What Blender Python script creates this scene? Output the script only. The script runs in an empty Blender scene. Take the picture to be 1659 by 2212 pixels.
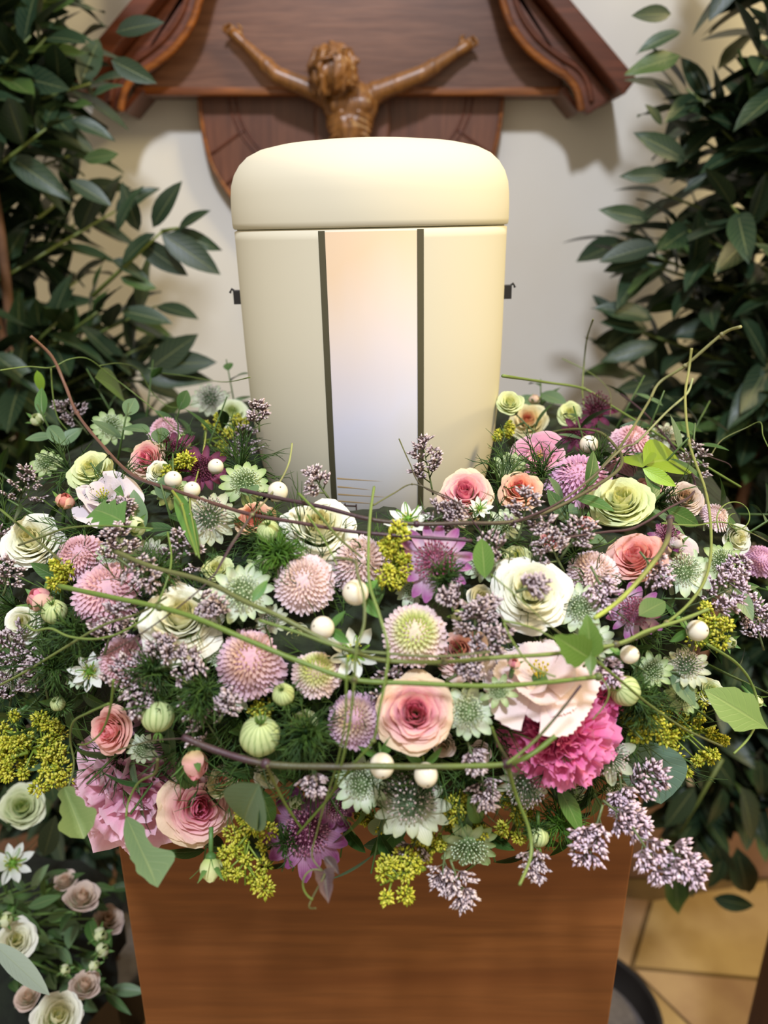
import bpy, math, random
import numpy as np
from mathutils import Vector, Matrix, Quaternion
from mathutils import noise as mn

R = random.Random(7)
PI = math.pi
C = bpy.context.scene.collection
SC = bpy.context.scene

# ------------------------------------------------------------------ camera, world, lights, exposure
F = 1656.0                      # focal length in photograph pixels
TH = math.radians(20.4)         # downward pitch
EYE = 1.42                      # eye height
CAM = Vector((0, 0, EYE))
RT = Vector((1, 0, 0)); FW = Vector((0, math.cos(TH), -math.sin(TH))); UP = Vector((0, math.sin(TH), math.cos(TH)))
cd = bpy.data.cameras.new('camera'); cam = bpy.data.objects.new('camera', cd); C.objects.link(cam)
cam.location = CAM; cam.rotation_euler = (PI / 2 - TH, 0, 0)
cd.sensor_fit = 'VERTICAL'; cd.sensor_height = 36.0; cd.sensor_width = 27.0
cd.lens = F / 2212 * 36.0; cd.clip_start = 0.02
cd.dof.use_dof = True; cd.dof.focus_distance = 0.46; cd.dof.aperture_fstop = 6.0
SC.camera = cam

SC.view_settings.view_transform = 'Standard'; SC.view_settings.look = 'None'
SC.view_settings.exposure = 0.32; SC.view_settings.gamma = 1.0; SC.view_settings.use_curve_mapping = False

world = bpy.data.worlds.new('world'); SC.world = world; world.use_nodes = True
bg = world.node_tree.nodes['Background']; bg.inputs[0].default_value = (1.0, 0.86, 0.66, 1); bg.inputs[1].default_value = 0.53

def area(name, loc, target, size, watts, col):
    l = bpy.data.lights.new(name, 'AREA'); l.shape = 'DISK'; l.size = size; l.energy = watts; l.color = col
    o = bpy.data.objects.new(name, l); C.objects.link(o); o.location = loc
    o.rotation_euler = (Vector(target) - Vector(loc)).to_track_quat('-Z', 'Y').to_euler()
    return o
area('ceiling_spot', (-0.05, -0.75, 3.15), (0, 0.9, 1.15), 0.24, 44, (0.82, 0.88, 1.0))
area('warm_ceiling_lamp', (1.45, 0.25, 2.7), (0.45, 1.2, 1.2), 0.5, 30, (1.0, 0.80, 0.40))

# ------------------------------------------------------------------ pixels to points
def raydir(px, py): return FW + RT * ((px - 829.5) / F) - UP * ((py - 1106) / F)
def at_y(px, py, Y):
    d = raydir(px, py); return CAM + d * (Y / d.y)
def depth_of(P): return (P - CAM).dot(FW)
def to_px(P):
    q = P - CAM; z = q.dot(FW)
    return 829.5 + F * q.x / z, 1106 - F * q.dot(UP) / z
UX, UY = -0.008, 0.603          # urn axis
TOPZ = EYE - 0.245              # top of the pedestal
def tval(P):
    rho = math.hypot(P.x - UX, P.y - UY)
    zc = EYE - (0.235 if P.y < UY else 0.225)
    return ((rho - 0.188) / 0.112) ** 2 + ((P.z - zc) / (0.095 if P.y < UY else 0.082)) ** 2
def hit(px, py):
    d = raydir(px, py); best = (9, 0.5); prev = None
    t = 0.16
    while t < 1.15:
        Q = CAM + d * t; v = tval(Q)
        if math.hypot(Q.x - UX, Q.y - UY) < 0.108 and TOPZ < Q.z < TOPZ + 0.3: break      # the urn is in the way
        if v < best[0]: best = (v, t)
        if v <= 1.0: break
        t += 0.004
    t = best[1]
    if best[0] <= 1.0:
        a, b = t - 0.004, t
        for _ in range(12):
            m = (a + b) / 2
            if tval(CAM + d * m) > 1: a = m
            else: b = m
        t = b
    return t
def surf(px, py, lift=0.0):
    t = hit(px, py); return CAM + raydir(px, py) * (t - lift)
def nrm(P):
    e = 0.002; v = tval(P)
    n = Vector((tval(P + Vector((e, 0, 0))) - v, tval(P + Vector((0, e, 0))) - v, tval(P + Vector((0, 0, e))) - v))
    return n.normalized() if n.length > 1e-9 else Vector((0, 0, 1))

# ------------------------------------------------------------------ colour and materials
def lin(c):
    return tuple((x / 255 / 12.92) if x / 255 <= 0.04045 else ((x / 255 + 0.055) / 1.055) ** 2.4 for x in c)
def mix(a, b, t):
    t = max(0, min(1, t)); return tuple(a[i] * (1 - t) + b[i] * t for i in range(3))
def nt(name):
    m = bpy.data.materials.new(name); m.use_nodes = True
    t = m.node_tree; return m, t, t.nodes['Principled BSDF']
def attr_mat(name, rough=0.55, transl=0.0, bump=0.0, bscale=300, coat=0.0, spec=0.5, stripes=0):
    m, t, b = nt(name); N = t.nodes; L = t.links
    a = N.new('ShaderNodeVertexColor'); a.layer_name = 'Col'
    col = a.outputs[0]
    if stripes:
        uv = N.new('ShaderNodeUVMap'); w = N.new('ShaderNodeTexWave'); w.inputs['Scale'].default_value = stripes
        w.inputs['Distortion'].default_value = 0.4
        L.new(uv.outputs[0], w.inputs['Vector'])
        mx = N.new('ShaderNodeMix'); mx.data_type = 'RGBA'; mx.blend_type = 'MULTIPLY'
        mr = N.new('ShaderNodeMapRange'); mr.inputs[3].default_value = 0.0; mr.inputs[4].default_value = 0.45
        L.new(w.outputs['Fac'], mr.inputs[0]); L.new(mr.outputs[0], mx.inputs[0])
        L.new(col, mx.inputs[6]); mx.inputs[7].default_value = (0.62, 0.72, 0.6, 1); col = mx.outputs[2]
    L.new(col, b.inputs['Base Color'])
    b.inputs['Roughness'].default_value = rough; b.inputs['Specular IOR Level'].default_value = spec
    b.inputs['Coat Weight'].default_value = coat
    if bump:
        n = N.new('ShaderNodeTexNoise'); n.inputs['Scale'].default_value = bscale; n.inputs['Detail'].default_value = 3
        tc = N.new('ShaderNodeTexCoord'); L.new(tc.outputs['Object'], n.inputs['Vector'])
        bp = N.new('ShaderNodeBump'); bp.inputs['Strength'].default_value = bump; bp.inputs['Distance'].default_value = 0.001
        L.new(n.outputs['Fac'], bp.inputs['Height']); L.new(bp.outputs[0], b.inputs['Normal'])
    if transl:
        tr = N.new('ShaderNodeBsdfTranslucent'); L.new(col, tr.inputs[0])
        ms = N.new('ShaderNodeMixShader'); ms.inputs[0].default_value = transl
        L.new(b.outputs[0], ms.inputs[1]); L.new(tr.outputs[0], ms.inputs[2])
        L.new(ms.outputs[0], N['Material Output'].inputs[0])
    return m
PETAL = attr_mat('petal', 0.6, 0.28, 0.25, 900, spec=0.25)
BRACT = attr_mat('veined_bract', 0.6, 0.25, stripes=2.2, spec=0.25)
GREEN = attr_mat('soft_leaf', 0.5, 0.2, 0.3, 260, spec=0.35)
STEM = attr_mat('stem', 0.45, 0.0, 0.2, 700)
BERRY = attr_mat('berry_skin', 0.22, 0.0, coat=0.4)
FLORET = attr_mat('floret', 0.7, 0.15, spec=0.2)

def leafy(name):
    m, t, b = nt(name); N = t.nodes; L = t.links
    a = N.new('ShaderNodeVertexColor'); a.layer_name = 'Col'
    uv = N.new('ShaderNodeUVMap'); s = N.new('ShaderNodeSeparateXYZ'); L.new(uv.outputs[0], s.inputs[0])
    m1 = N.new('ShaderNodeMath'); m1.operation = 'SUBTRACT'; L.new(s.outputs[0], m1.inputs[0]); m1.inputs[1].default_value = 0.5
    m2 = N.new('ShaderNodeMath'); m2.operation = 'ABSOLUTE'; L.new(m1.outputs[0], m2.inputs[0])
    # side veins: v + |u| waves
    m3 = N.new('ShaderNodeMath'); m3.operation = 'MULTIPLY_ADD'; L.new(m2.outputs[0], m3.inputs[0]); m3.inputs[1].default_value = -0.5; L.new(s.outputs[1], m3.inputs[2])
    m4 = N.new('ShaderNodeMath'); m4.operation = 'MULTIPLY'; L.new(m3.outputs[0], m4.inputs[0]); m4.inputs[1].default_value = 60
    m5 = N.new('ShaderNodeMath'); m5.operation = 'SINE'; L.new(m4.outputs[0], m5.inputs[0])
    r1 = N.new('ShaderNodeMapRange'); L.new(m2.outputs[0], r1.inputs[0]); r1.inputs[1].default_value = 0.01; r1.inputs[2].default_value = 0.045; r1.inputs[3].default_value = 1; r1.inputs[4].default_value = 0
    r2 = N.new('ShaderNodeMapRange'); L.new(m5.outputs[0], r2.inputs[0]); r2.inputs[1].default_value = 0.8; r2.inputs[2].default_value = 1.0; r2.inputs[3].default_value = 0; r2.inputs[4].default_value = 0.35
    mxm = N.new('ShaderNodeMath'); mxm.operation = 'MAXIMUM'; L.new(r1.outputs[0], mxm.inputs[0]); L.new(r2.outputs[0], mxm.inputs[1])
    sc = N.new('ShaderNodeMath'); sc.operation = 'MULTIPLY'; L.new(mxm.outputs[0], sc.inputs[0]); sc.inputs[1].default_value = 0.5
    mx = N.new('ShaderNodeMix'); mx.data_type = 'RGBA'; L.new(sc.outputs[0], mx.inputs[0]); L.new(a.outputs[0], mx.inputs[6])
    g = N.new('ShaderNodeMix'); g.data_type = 'RGBA'; g.inputs[0].default_value = 0.35; L.new(a.outputs[0], g.inputs[6]); g.inputs[7].default_value = (0.45, 0.5, 0.2, 1)
    L.new(g.outputs[2], mx.inputs[7])
    oi = N.new('ShaderNodeObjectInfo'); hs = N.new('ShaderNodeHueSaturation')
    rr = N.new('ShaderNodeMapRange'); L.new(oi.outputs['Random'], rr.inputs[0]); rr.inputs[3].default_value = 0.8; rr.inputs[4].default_value = 1.18
    L.new(rr.outputs[0], hs.inputs['Value']); L.new(mx.outputs[2], hs.inputs['Color'])
    L.new(hs.outputs[0], b.inputs['Base Color'])
    b.inputs['Roughness'].default_value = 0.42
    b.inputs['Specular IOR Level'].default_value = 0.4
    bp = N.new('ShaderNodeBump'); bp.inputs['Strength'].default_value = 0.25; bp.inputs['Distance'].default_value = 0.001
    L.new(mxm.outputs[0], bp.inputs['Height']); L.new(bp.outputs[0], b.inputs['Normal'])
    return m
LEAF = leafy('glossy_leaf')

def wood(name, c1, c2, axis='x', scale=1.0, rough=0.45, bands=0.0, band_col=(0.1, 0.03, 0.01), gloss=0.2):
    m, t, b = nt(name); N = t.nodes; L = t.links
    tc = N.new('ShaderNodeTexCoord'); mp = N.new('ShaderNodeMapping')
    s = {'x': (2.2, 30, 30), 'z': (30, 30, 2.2), 'y': (30, 2.2, 30)}[axis]
    mp.inputs['Scale'].default_value = tuple(v * scale for v in s)
    L.new(tc.outputs['Object'], mp.inputs[0])
    n = N.new('ShaderNodeTexNoise'); n.inputs['Scale'].default_value = 1.6; n.inputs['Detail'].default_value = 6; n.inputs['Distortion'].default_value = 1.3
    L.new(mp.outputs[0], n.inputs['Vector'])
    n2 = N.new('ShaderNodeTexNoise'); n2.inputs['Scale'].default_value = 7; n2.inputs['Detail'].default_value = 4
    L.new(mp.outputs[0], n2.inputs['Vector'])
    r = N.new('ShaderNodeValToRGB'); r.color_ramp.elements[0].color = (*c1, 1); r.color_ramp.elements[1].color = (*c2, 1)
    r.color_ramp.elements[0].position = 0.32; r.color_ramp.elements[1].position = 0.68
    L.new(n.outputs['Fac'], r.inputs[0])
    mx = N.new('ShaderNodeMix'); mx.data_type = 'RGBA'; mx.blend_type = 'MULTIPLY'; mx.inputs[0].default_value = 0.5
    r2 = N.new('ShaderNodeValToRGB'); r2.color_ramp.elements[0].color = (0.45, 0.4, 0.38, 1); r2.color_ramp.elements[0].position = 0.35; r2.color_ramp.elements[1].position = 0.6
    L.new(n2.outputs['Fac'], r2.inputs[0]); L.new(r.outputs[0], mx.inputs[6]); L.new(r2.outputs[0], mx.inputs[7])
    out = mx.outputs[2]
    if bands:
        mp2 = N.new('ShaderNodeMapping'); mp2.inputs['Scale'].default_value = {'x': (0.9, 3, 11), 'z': (14, 3, 0.6), 'y': (9, 1, 9)}[axis]
        L.new(tc.outputs['Object'], mp2.inputs[0])
        n3 = N.new('ShaderNodeTexNoise'); n3.inputs['Scale'].default_value = 1.5; n3.inputs['Detail'].default_value = 2; L.new(mp2.outputs[0], n3.inputs['Vector'])
        r3 = N.new('ShaderNodeMapRange'); r3.inputs[1].default_value = 0.38; r3.inputs[2].default_value = 0.62; r3.inputs[3].default_value = bands; r3.inputs[4].default_value = 0
        L.new(n3.outputs['Fac'], r3.inputs[0])
        m3 = N.new('ShaderNodeMix'); m3.data_type = 'RGBA'; L.new(r3.outputs[0], m3.inputs[0]); L.new(out, m3.inputs[6]); m3.inputs[7].default_value = (*band_col, 1); out = m3.outputs[2]
    L.new(out, b.inputs['Base Color']); b.inputs['Roughness'].default_value = rough; b.inputs['Coat Weight'].default_value = gloss; b.inputs['Coat Roughness'].default_value = 0.3
    bp = N.new('ShaderNodeBump'); bp.inputs['Strength'].default_value = 0.12; bp.inputs['Distance'].default_value = 0.001
    L.new(n2.outputs['Fac'], bp.inputs['Height']); L.new(bp.outputs[0], b.inputs['Normal'])
    return m
def plain(name, c, rough=0.6, nscale=0, namp=0.15, bump=0.0, metal=0.0, c2=None, detail=4):
    m, t, b = nt(name); N = t.nodes; L = t.links
    b.inputs['Roughness'].default_value = rough; b.inputs['Metallic'].default_value = metal
    if nscale:
        tc = N.new('ShaderNodeTexCoord'); n = N.new('ShaderNodeTexNoise'); n.inputs['Scale'].default_value = nscale; n.inputs['Detail'].default_value = detail
        L.new(tc.outputs['Object'], n.inputs['Vector'])
        r = N.new('ShaderNodeValToRGB'); d = c2 or tuple(x * (1 - namp) for x in c)
        r.color_ramp.elements[0].color = (*d, 1); r.color_ramp.elements[1].color = (*c, 1)
        r.color_ramp.elements[0].position = 0.35; r.color_ramp.elements[1].position = 0.65
        L.new(n.outputs['Fac'], r.inputs[0]); L.new(r.outputs[0], b.inputs['Base Color'])
        if bump:
            bp = N.new('ShaderNodeBump'); bp.inputs['Strength'].default_value = bump; bp.inputs['Distance'].default_value = 0.003
            L.new(n.outputs['Fac'], bp.inputs['Height']); L.new(bp.outputs[0], b.inputs['Normal'])
    else: b.inputs['Base Color'].default_value = (*c, 1)
    return m

# ------------------------------------------------------------------ mesh building
class MB:
    def __init__(s): s.v = []; s.f = []; s.c = []; s.u = []
    def grid(s, fn, nu, nv, M=None):
        """fn(u in -1..1, v in 0..1) -> (pos, colour)"""
        b = len(s.v)
        for j in range(nv + 1):
            for i in range(nu + 1):
                u = -1 + 2 * i / nu; v = j / nv
                p, c = fn(u, v)
                if M is not None: p = M @ Vector(p)
                s.v.append(tuple(p)); s.c.append((*c, 1)); s.u.append((u * .5 + .5, v))
        for j in range(nv):
            for i in range(nu):
                a = b + j * (nu + 1) + i
                s.f.append((a, a + 1, a + nu + 2, a + nu + 1))
    def tube(s, pts, rads, col, n=6, cap=True):
        """col: colour or fn(k in 0..1)"""
        pts = [Vector(p) for p in pts]; m = len(pts)
        if not hasattr(rads, '__len__'): rads = [rads] * m
        b0 = len(s.v); prevx = None
        for i, p in enumerate(pts):
            d = (pts[min(i + 1, m - 1)] - pts[max(i - 1, 0)])
            d = d.normalized() if d.length > 1e-9 else Vector((0, 0, 1))
            if prevx is None: x = d.orthogonal().normalized()
            else:
                x = prevx - d * prevx.dot(d)
                x = x.normalized() if x.length > 1e-6 else d.orthogonal().normalized()
            prevx = x; y = d.cross(x)
            c = col(i / (m - 1)) if callable(col) else col
            for k in range(n):
                a = 2 * PI * k / n
                s.v.append(tuple(p + (x * math.cos(a) + y * math.sin(a)) * rads[i])); s.c.append((*c, 1)); s.u.append((k / n, i / (m - 1)))
        for i in range(m - 1):
            for k in range(n):
                a = b0 + i * n + k; b = b0 + i * n + (k + 1) % n
                s.f.append((a, b, b + n, a + n))
        if cap:
            s.f.append(tuple(b0 + k for k in reversed(range(n)))); s.f.append(tuple(b0 + (m - 1) * n + k for k in range(n)))
    def ball(s, c, r, col, nu=8, nv=6, M=None, jit=0):
        b = len(s.v); c = Vector(c)
        if not hasattr(r, '__len__'): r = (r, r, r)
        for j in range(nv + 1):
            th = PI * j / nv
            for i in range(nu):
                a = 2 * PI * i / nu
                q = Vector((math.sin(th) * math.cos(a), math.sin(th) * math.sin(a), math.cos(th)))
                if jit: q *= 1 + R.uniform(-jit, jit)
                p = Vector((q.x * r[0], q.y * r[1], q.z * r[2]))
                if M is not None: p = M @ p
                p = p + c
                cc = col(j / nv) if callable(col) else col
                s.v.append(tuple(p)); s.c.append((*cc, 1)); s.u.append((i / nu, j / nv))
        for j in range(nv):
            for i in range(nu):
                a = b + j * nu + i; d = b + j * nu + (i + 1) % nu
                s.f.append((a, a + nu, d + nu, d))
    def octa(s, c, r, col, ax=None, l=None):
        """six-vertex bead, optionally stretched along ax"""
        b = len(s.v); c = Vector(c); ax = Vector(ax).normalized() if ax is not None else Vector((0, 0, 1)); l = l or r
        x = ax.orthogonal().normalized(); y = ax.cross(x)
        for d in (ax * l, x * r, y * r, -x * r, -y * r, -ax * l):
            s.v.append(tuple(c + d)); s.c.append((*col, 1)); s.u.append((0.5, 0.5))
        for q in ((0, 1, 2), (0, 2, 3), (0, 3, 4), (0, 4, 1), (5, 2, 1), (5, 3, 2), (5, 4, 3), (5, 1, 4)): s.f.append(tuple(b + k for k in q))
    def box(s, lo, hi, col=(1, 1, 1)):
        b = len(s.v)
        for z in (lo[2], hi[2]):
            for y in (lo[1], hi[1]):
                for x in (lo[0], hi[0]): s.v.append((x, y, z)); s.c.append((*col, 1)); s.u.append((0, 0))
        for q in ((0, 2, 3, 1), (4, 5, 7, 6), (0, 1, 5, 4), (2, 6, 7, 3), (0, 4, 6, 2), (1, 3, 7, 5)): s.f.append(tuple(b + k for k in q))
    def prism(s, poly, y0, y1, col=(1, 1, 1)):
        """poly: list of (x, z); extruded along y"""
        b = len(s.v); n = len(poly)
        for y in (y0, y1):
            for x, z in poly: s.v.append((x, y, z)); s.c.append((*col, 1)); s.u.append((0, 0))
        s.f.append(tuple(b + k for k in range(n))); s.f.append(tuple(b + n + k for k in reversed(range(n))))
        for k in range(n):
            k2 = (k + 1) % n; s.f.append((b + k2, b + k, b + n + k, b + n + k2))
    def lathe(s, prof, n=48, col=(1, 1, 1)):
        b = len(s.v); m = len(prof)
        for r, z in prof:
            for k in range(n):
                a = 2 * PI * k / n; s.v.append((r * math.cos(a), r * math.sin(a), z)); s.c.append((*col, 1)); s.u.append((k / n, 0))
        for i in range(m - 1):
            for k in range(n):
                a = b + i * n + k; d = b + i * n + (k + 1) % n; s.f.append((a, d, d + n, a + n))
    def mesh(s, name, mat, smooth=True):
        me = bpy.data.meshes.new(name); me.from_pydata(s.v, [], s.f)
        ca = me.color_attributes.new('Col', 'FLOAT_COLOR', 'POINT'); ca.data.foreach_set('color', np.array(s.c, dtype=np.float32).ravel())
        uv = me.uv_layers.new(name='UVMap'); li = np.zeros(len(me.loops), dtype=np.int32); me.loops.foreach_get('vertex_index', li)
        uv.data.foreach_set('uv', np.array(s.u, dtype=np.float32)[li].ravel())
        if smooth: me.polygons.foreach_set('use_smooth', [True] * len(me.polygons))
        me.materials.append(mat); me.update(); return me

def ob(name, me, parent=None, M=None, kind=None, label=None):
    o = bpy.data.objects.new(name, me); C.objects.link(o)
    if parent: o.parent = parent
    if M is not None: o.matrix_basis = M
    if kind: o['kind'] = kind
    if label: o['label'] = label
    return o
def thing(name, label, cat, M=None, group=None):
    o = bpy.data.objects.new(name, None); C.objects.link(o); o.empty_display_size = 0.01
    if M is not None: o.matrix_basis = M
    tag(o, label, cat, group); return o
def tag(o, label, cat, group=None):
    o['label'] = label; o['category'] = cat
    if group: o['group'] = group
    return o
def frame(P, axis, spin=0.0):
    q = Vector(axis).to_track_quat('Z', 'Y')
    return Matrix.Translation(P) @ q.to_matrix().to_4x4() @ Matrix.Rotation(spin, 4, 'Z')
def bevel(o, w=0.003, seg=2):
    m = o.modifiers.new('bevel', 'BEVEL'); m.width = w; m.segments = seg; m.limit_method = 'ANGLE'; return o

# ================================================================== STRUCTURE
YW = 1.40
WALL = plain('plaster', lin((226, 222, 214)), 0.85, 3.0, c2=lin((222, 215, 202)), bump=0.06)
mb = MB(); mb.box((-2.2, YW, 0), (2.2, YW + 0.12, 3.3)); o = ob('wall_back', mb.mesh('wall', WALL, False)); o['kind'] = 'structure'
mb = MB(); mb.box((-2.2, -1.6, -0.1), (2.2, YW, -0.006)); o = ob('floor', mb.mesh('floor', plain('grout', lin((120, 96, 62)), 0.9, 20, 0.2), False)); o['kind'] = 'structure'
STONE = [plain('sandstone', lin(c), 0.55, 5.5, c2=lin(d), bump=0.15) for c, d in (((188, 160, 108), (160, 130, 84)), ((176, 148, 96), (146, 118, 76)), ((182, 152, 112), (150, 116, 86)))]
pts = {}
for i in range(12):
    for j in range(9):
        pts[i, j] = (-1.35 + i * 0.27 + R.uniform(-.07, .07) + (j % 2) * .08, 0.02 + j * 0.19 + R.uniform(-.05, .05))
for i in range(11):
    for j in range(8):
        q = [pts[i, j], pts[i + 1, j], pts[i + 1, j + 1], pts[i, j + 1]]
        q = [(x, min(y, YW - 0.03)) for x, y in q]
        if max(y for _, y in q) - min(y for _, y in q) < 0.06: continue
        cx = sum(p[0] for p in q) / 4; cy = sum(p[1] for p in q) / 4
        s = 0.96
        q = [(cx + (x - cx) * s, cy + (y - cy) * s) for x, y in q]
        mb = MB(); b = 0
        for z in (-0.012, 0.0 + R.uniform(-.0015, .0015)):
            for x, y in q: mb.v.append((x - cx, y - cy, z)); mb.c.append((1, 1, 1, 1)); mb.u.append((0, 0))
        mb.f += [(4, 5, 6, 7), (0, 1, 5, 4), (1, 2, 6, 5), (2, 3, 7, 6), (3, 0, 4, 7)]
        st = ob('flagstone', mb.mesh('flagstone', R.choice(STONE), False), o, Matrix.Translation((cx, cy, 0)))
mb = MB(); mb.box((-2.2, YW - 0.025, 0), (2.2, YW, 0.24))
o = ob('baseboard_back', mb.mesh('baseboard', plain('reddish_stone', lin((158, 122, 102)), 0.5, 8, 0.25), False)); o['kind'] = 'structure'; bevel(o)

# ================================================================== PEDESTAL, second pedestal, dark stand, planter
PED = wood('pedestal_wood', lin((146, 92, 48)), lin((120, 70, 32)), 'x', 0.55, 0.42, 0.75, lin((112, 62, 28)))
t = thing('wooden_pedestal', 'square honey-brown wooden pedestal carrying the urn and its flower wreath', 'pedestal', Matrix.Translation((-0.0055, 0.601, 0)))
W2 = 0.1805; TK = 0.019
mb = MB(); mb.box((-W2, -W2, 0), (W2, -W2 + TK, TOPZ)); bevel(ob('front_panel', mb.mesh('panel', PED, False), t), 0.0015)
mb = MB(); mb.box((-W2, W2 - TK, 0), (W2, W2, TOPZ)); bevel(ob('back_panel', mb.mesh('panel', PED, False), t), 0.0015)
for sx in (-1, 1):
    mb = MB(); a, b = sorted((sx * W2, sx * (W2 - TK))); mb.box((a, -W2 + TK, 0), (b, W2 - TK, TOPZ)); bevel(ob('side_panel', mb.mesh('panel', PED, False), t), 0.0015)
mb = MB(); mb.box((-W2 + TK, -W2 + TK, TOPZ - TK), (W2 - TK, W2 - TK, TOPZ)); ob('top_panel', mb.mesh('panel', PED, False), t)

PED2 = wood('second_wood', lin((122, 86, 52)), lin((92, 60, 34)), 'z', 1.0, 0.5, 0.6, lin((66, 42, 26)))
t = thing('wooden_block', 'brown upright-grained wooden block cut off at the lower right edge', 'pedestal', Matrix.Translation((0.655, 0.645, 0)))
mb = MB(); mb.box((-0.155, -0.1, 0), (0.155, 0.1, 0.745)); bevel(ob('body', mb.mesh('block', PED2, False), t), 0.002)
mb = MB(); mb.box((-0.16, -0.105, 0.745), (0.16, 0.105, 0.765)); bevel(ob('top_board', mb.mesh('board', PED2, False), t), 0.003)

t = thing('low_stand', 'low dark brown stand beside the left side of the wooden pedestal', 'stand', Matrix.Translation((-0.455, 0.66, 0)))
mb = MB(); mb.box((-0.09, -0.09, 0), (0.09, 0.09, 0.60)); DK = wood('dark_wood', lin((58, 46, 38)), lin((40, 32, 26)), 'z', 1, 0.6)
bevel(ob('body', mb.mesh('stand', DK, False), t), 0.004)
mb = MB(); mb.box((-0.10, -0.10, 0.60), (0.10, 0.10, 0.618)); bevel(ob('top_board', mb.mesh('board', DK, False), t), 0.004)

BLK = plain('black_plastic', lin((26, 24, 26)), 0.45)

# ================================================================== CRUCIFIX
CW1 = wood('cross_face', lin((122, 84, 66)), lin((98, 62, 46)), 'x', 1.3, 0.42, 0.3, lin((78, 44, 28)))
CW2 = wood('cross_panel', lin((124, 76, 54)), lin((104, 60, 42)), 'z', 1.0, 0.42, 0.2, lin((80, 44, 28)))
CEDGE = wood('cross_edge', lin((158, 92, 34)), lin((110, 58, 22)), 'x', 1.2, 0.35, 0.0)
CROOF = wood('roof_wood', lin((116, 62, 40)), lin((90, 46, 28)), 'x', 1.0, 0.4, 0.2, lin((60, 28, 16)))
YC = YW - 0.03                 # face of the shield
YB = YW - 0.055                # face of the crossbeam
def wp(px, py, Y): p = at_y(px, py, Y); return (p.x, p.z)
cr = thing('wall_crucifix', 'carved brown wooden crucifix under a little gable roof on the wall', 'crucifix', Matrix.Translation((0, 0, 0)))
cx = 758
sh = [(428, 196), (432, 250), (442, 310), (462, 370), (512, 442), (570, 520), (640, 600), (700, 680), (720, 1100)]
poly = [wp(x, y, YC) for x, y in sh] + [wp(2 * cx - x, y, YC) for x, y in reversed(sh)]
mb = MB(); mb.prism(poly, YC, YW); bevel(ob('shield_board', mb.mesh('shield', CW2, False), cr), 0.004, 2)
# orange varnished rim of the shield
def strip(name, pxs, Y, r, mat, flat=0.6, parent=cr, lab=None):
    P = [Vector((wp(x, y, Y)[0], Y, wp(x, y, Y)[1])) for x, y in pxs]
    P = catmull(P, 6); mb = MB(); mb.tube(P, r, (1, 1, 1), 8)
    return ob(name, mb.mesh(name, mat), parent, label=lab)
def catmull(P, n=6):
    out = []; m = len(P)
    for i in range(m - 1):
        p0, p1, p2, p3 = P[max(i - 1, 0)], P[i], P[i + 1], P[min(i + 2, m - 1)]
        for k in range(n):
            t = k / n; out.append(0.5 * ((2 * p1) + (p2 - p0) * t + (2 * p0 - 5 * p1 + 4 * p2 - p3) * t * t + (3 * p1 - p0 - 3 * p2 + p3) * t ** 3))
    out.append(P[-1]); return out
for sgn in (1, -1):
    mm = lambda L: [(x if sgn == 1 else 2 * cx - x, y) for x, y in L]
    strip('edge_moulding', mm([(430, 205), (434, 250), (444, 310), (464, 370), (514, 442), (575, 520)]), YC - 0.001, 0.0035, CEDGE)
    DG = CROOF
    strip('carved_groove', mm([(508, 208), (516, 250), (540, 296), (585, 345), (640, 385), (758, 410)]), YC - 0.0005, 0.0022, DG)
    strip('carved_groove', mm([(494, 208), (503, 252), (530, 304), (576, 354), (632, 396), (758, 424)]), YC - 0.0005, 0.0022, DG)
    strip('carved_groove', mm([(528, 280), (458, 332)]), YC - 0.0005, 0.0022, DG)
    strip('carved_groove', mm([(560, 335), (490, 398)]), YC - 0.0005, 0.0022, DG)
up = [(684, 196), (676, 250), (682, 330), (690, 400), (700, 700), (710, 1100)]
poly = [wp(x, y, YB) for x, y in up] + [wp(2 * cx + 4 - x, y, YB) for x, y in reversed(up)]
mb = MB(); mb.prism(poly, YB + 0.008, YC + 0.002); bevel(ob('upright', mb.mesh('upright', CW2, False), cr), 0.004)
beam = [wp(x, y, YB) for x, y in ((300, 205), (1216, 205), (1216, -130), (300, -130))]
mb = MB(); mb.prism(beam, YB, YW); bevel(ob('crossbeam', mb.mesh('beam', CW1, False), cr), 0.005)
bm2 = [wp(x, y, YB - 0.006) for x, y in ((288, 207), (1228, 207), (1228, 188), (288, 188))]
mb = MB(); mb.prism(bm2, YB - 0.008, YB + 0.002); bevel(ob('lower_moulding', mb.mesh('moulding', CEDGE, False), cr), 0.003)
upp = [wp(x, y, YB) for x, y in ((640, -130), (876, -130), (876, -420), (640, -420))]
mb = MB(); mb.prism(upp, YB, YW); ob('upright_top', mb.mesh('upright', CW1, False), cr)
YV = YW - 0.10                 # face of the scalloped board
YR = YW - 0.135                # front edge of the roof
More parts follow.
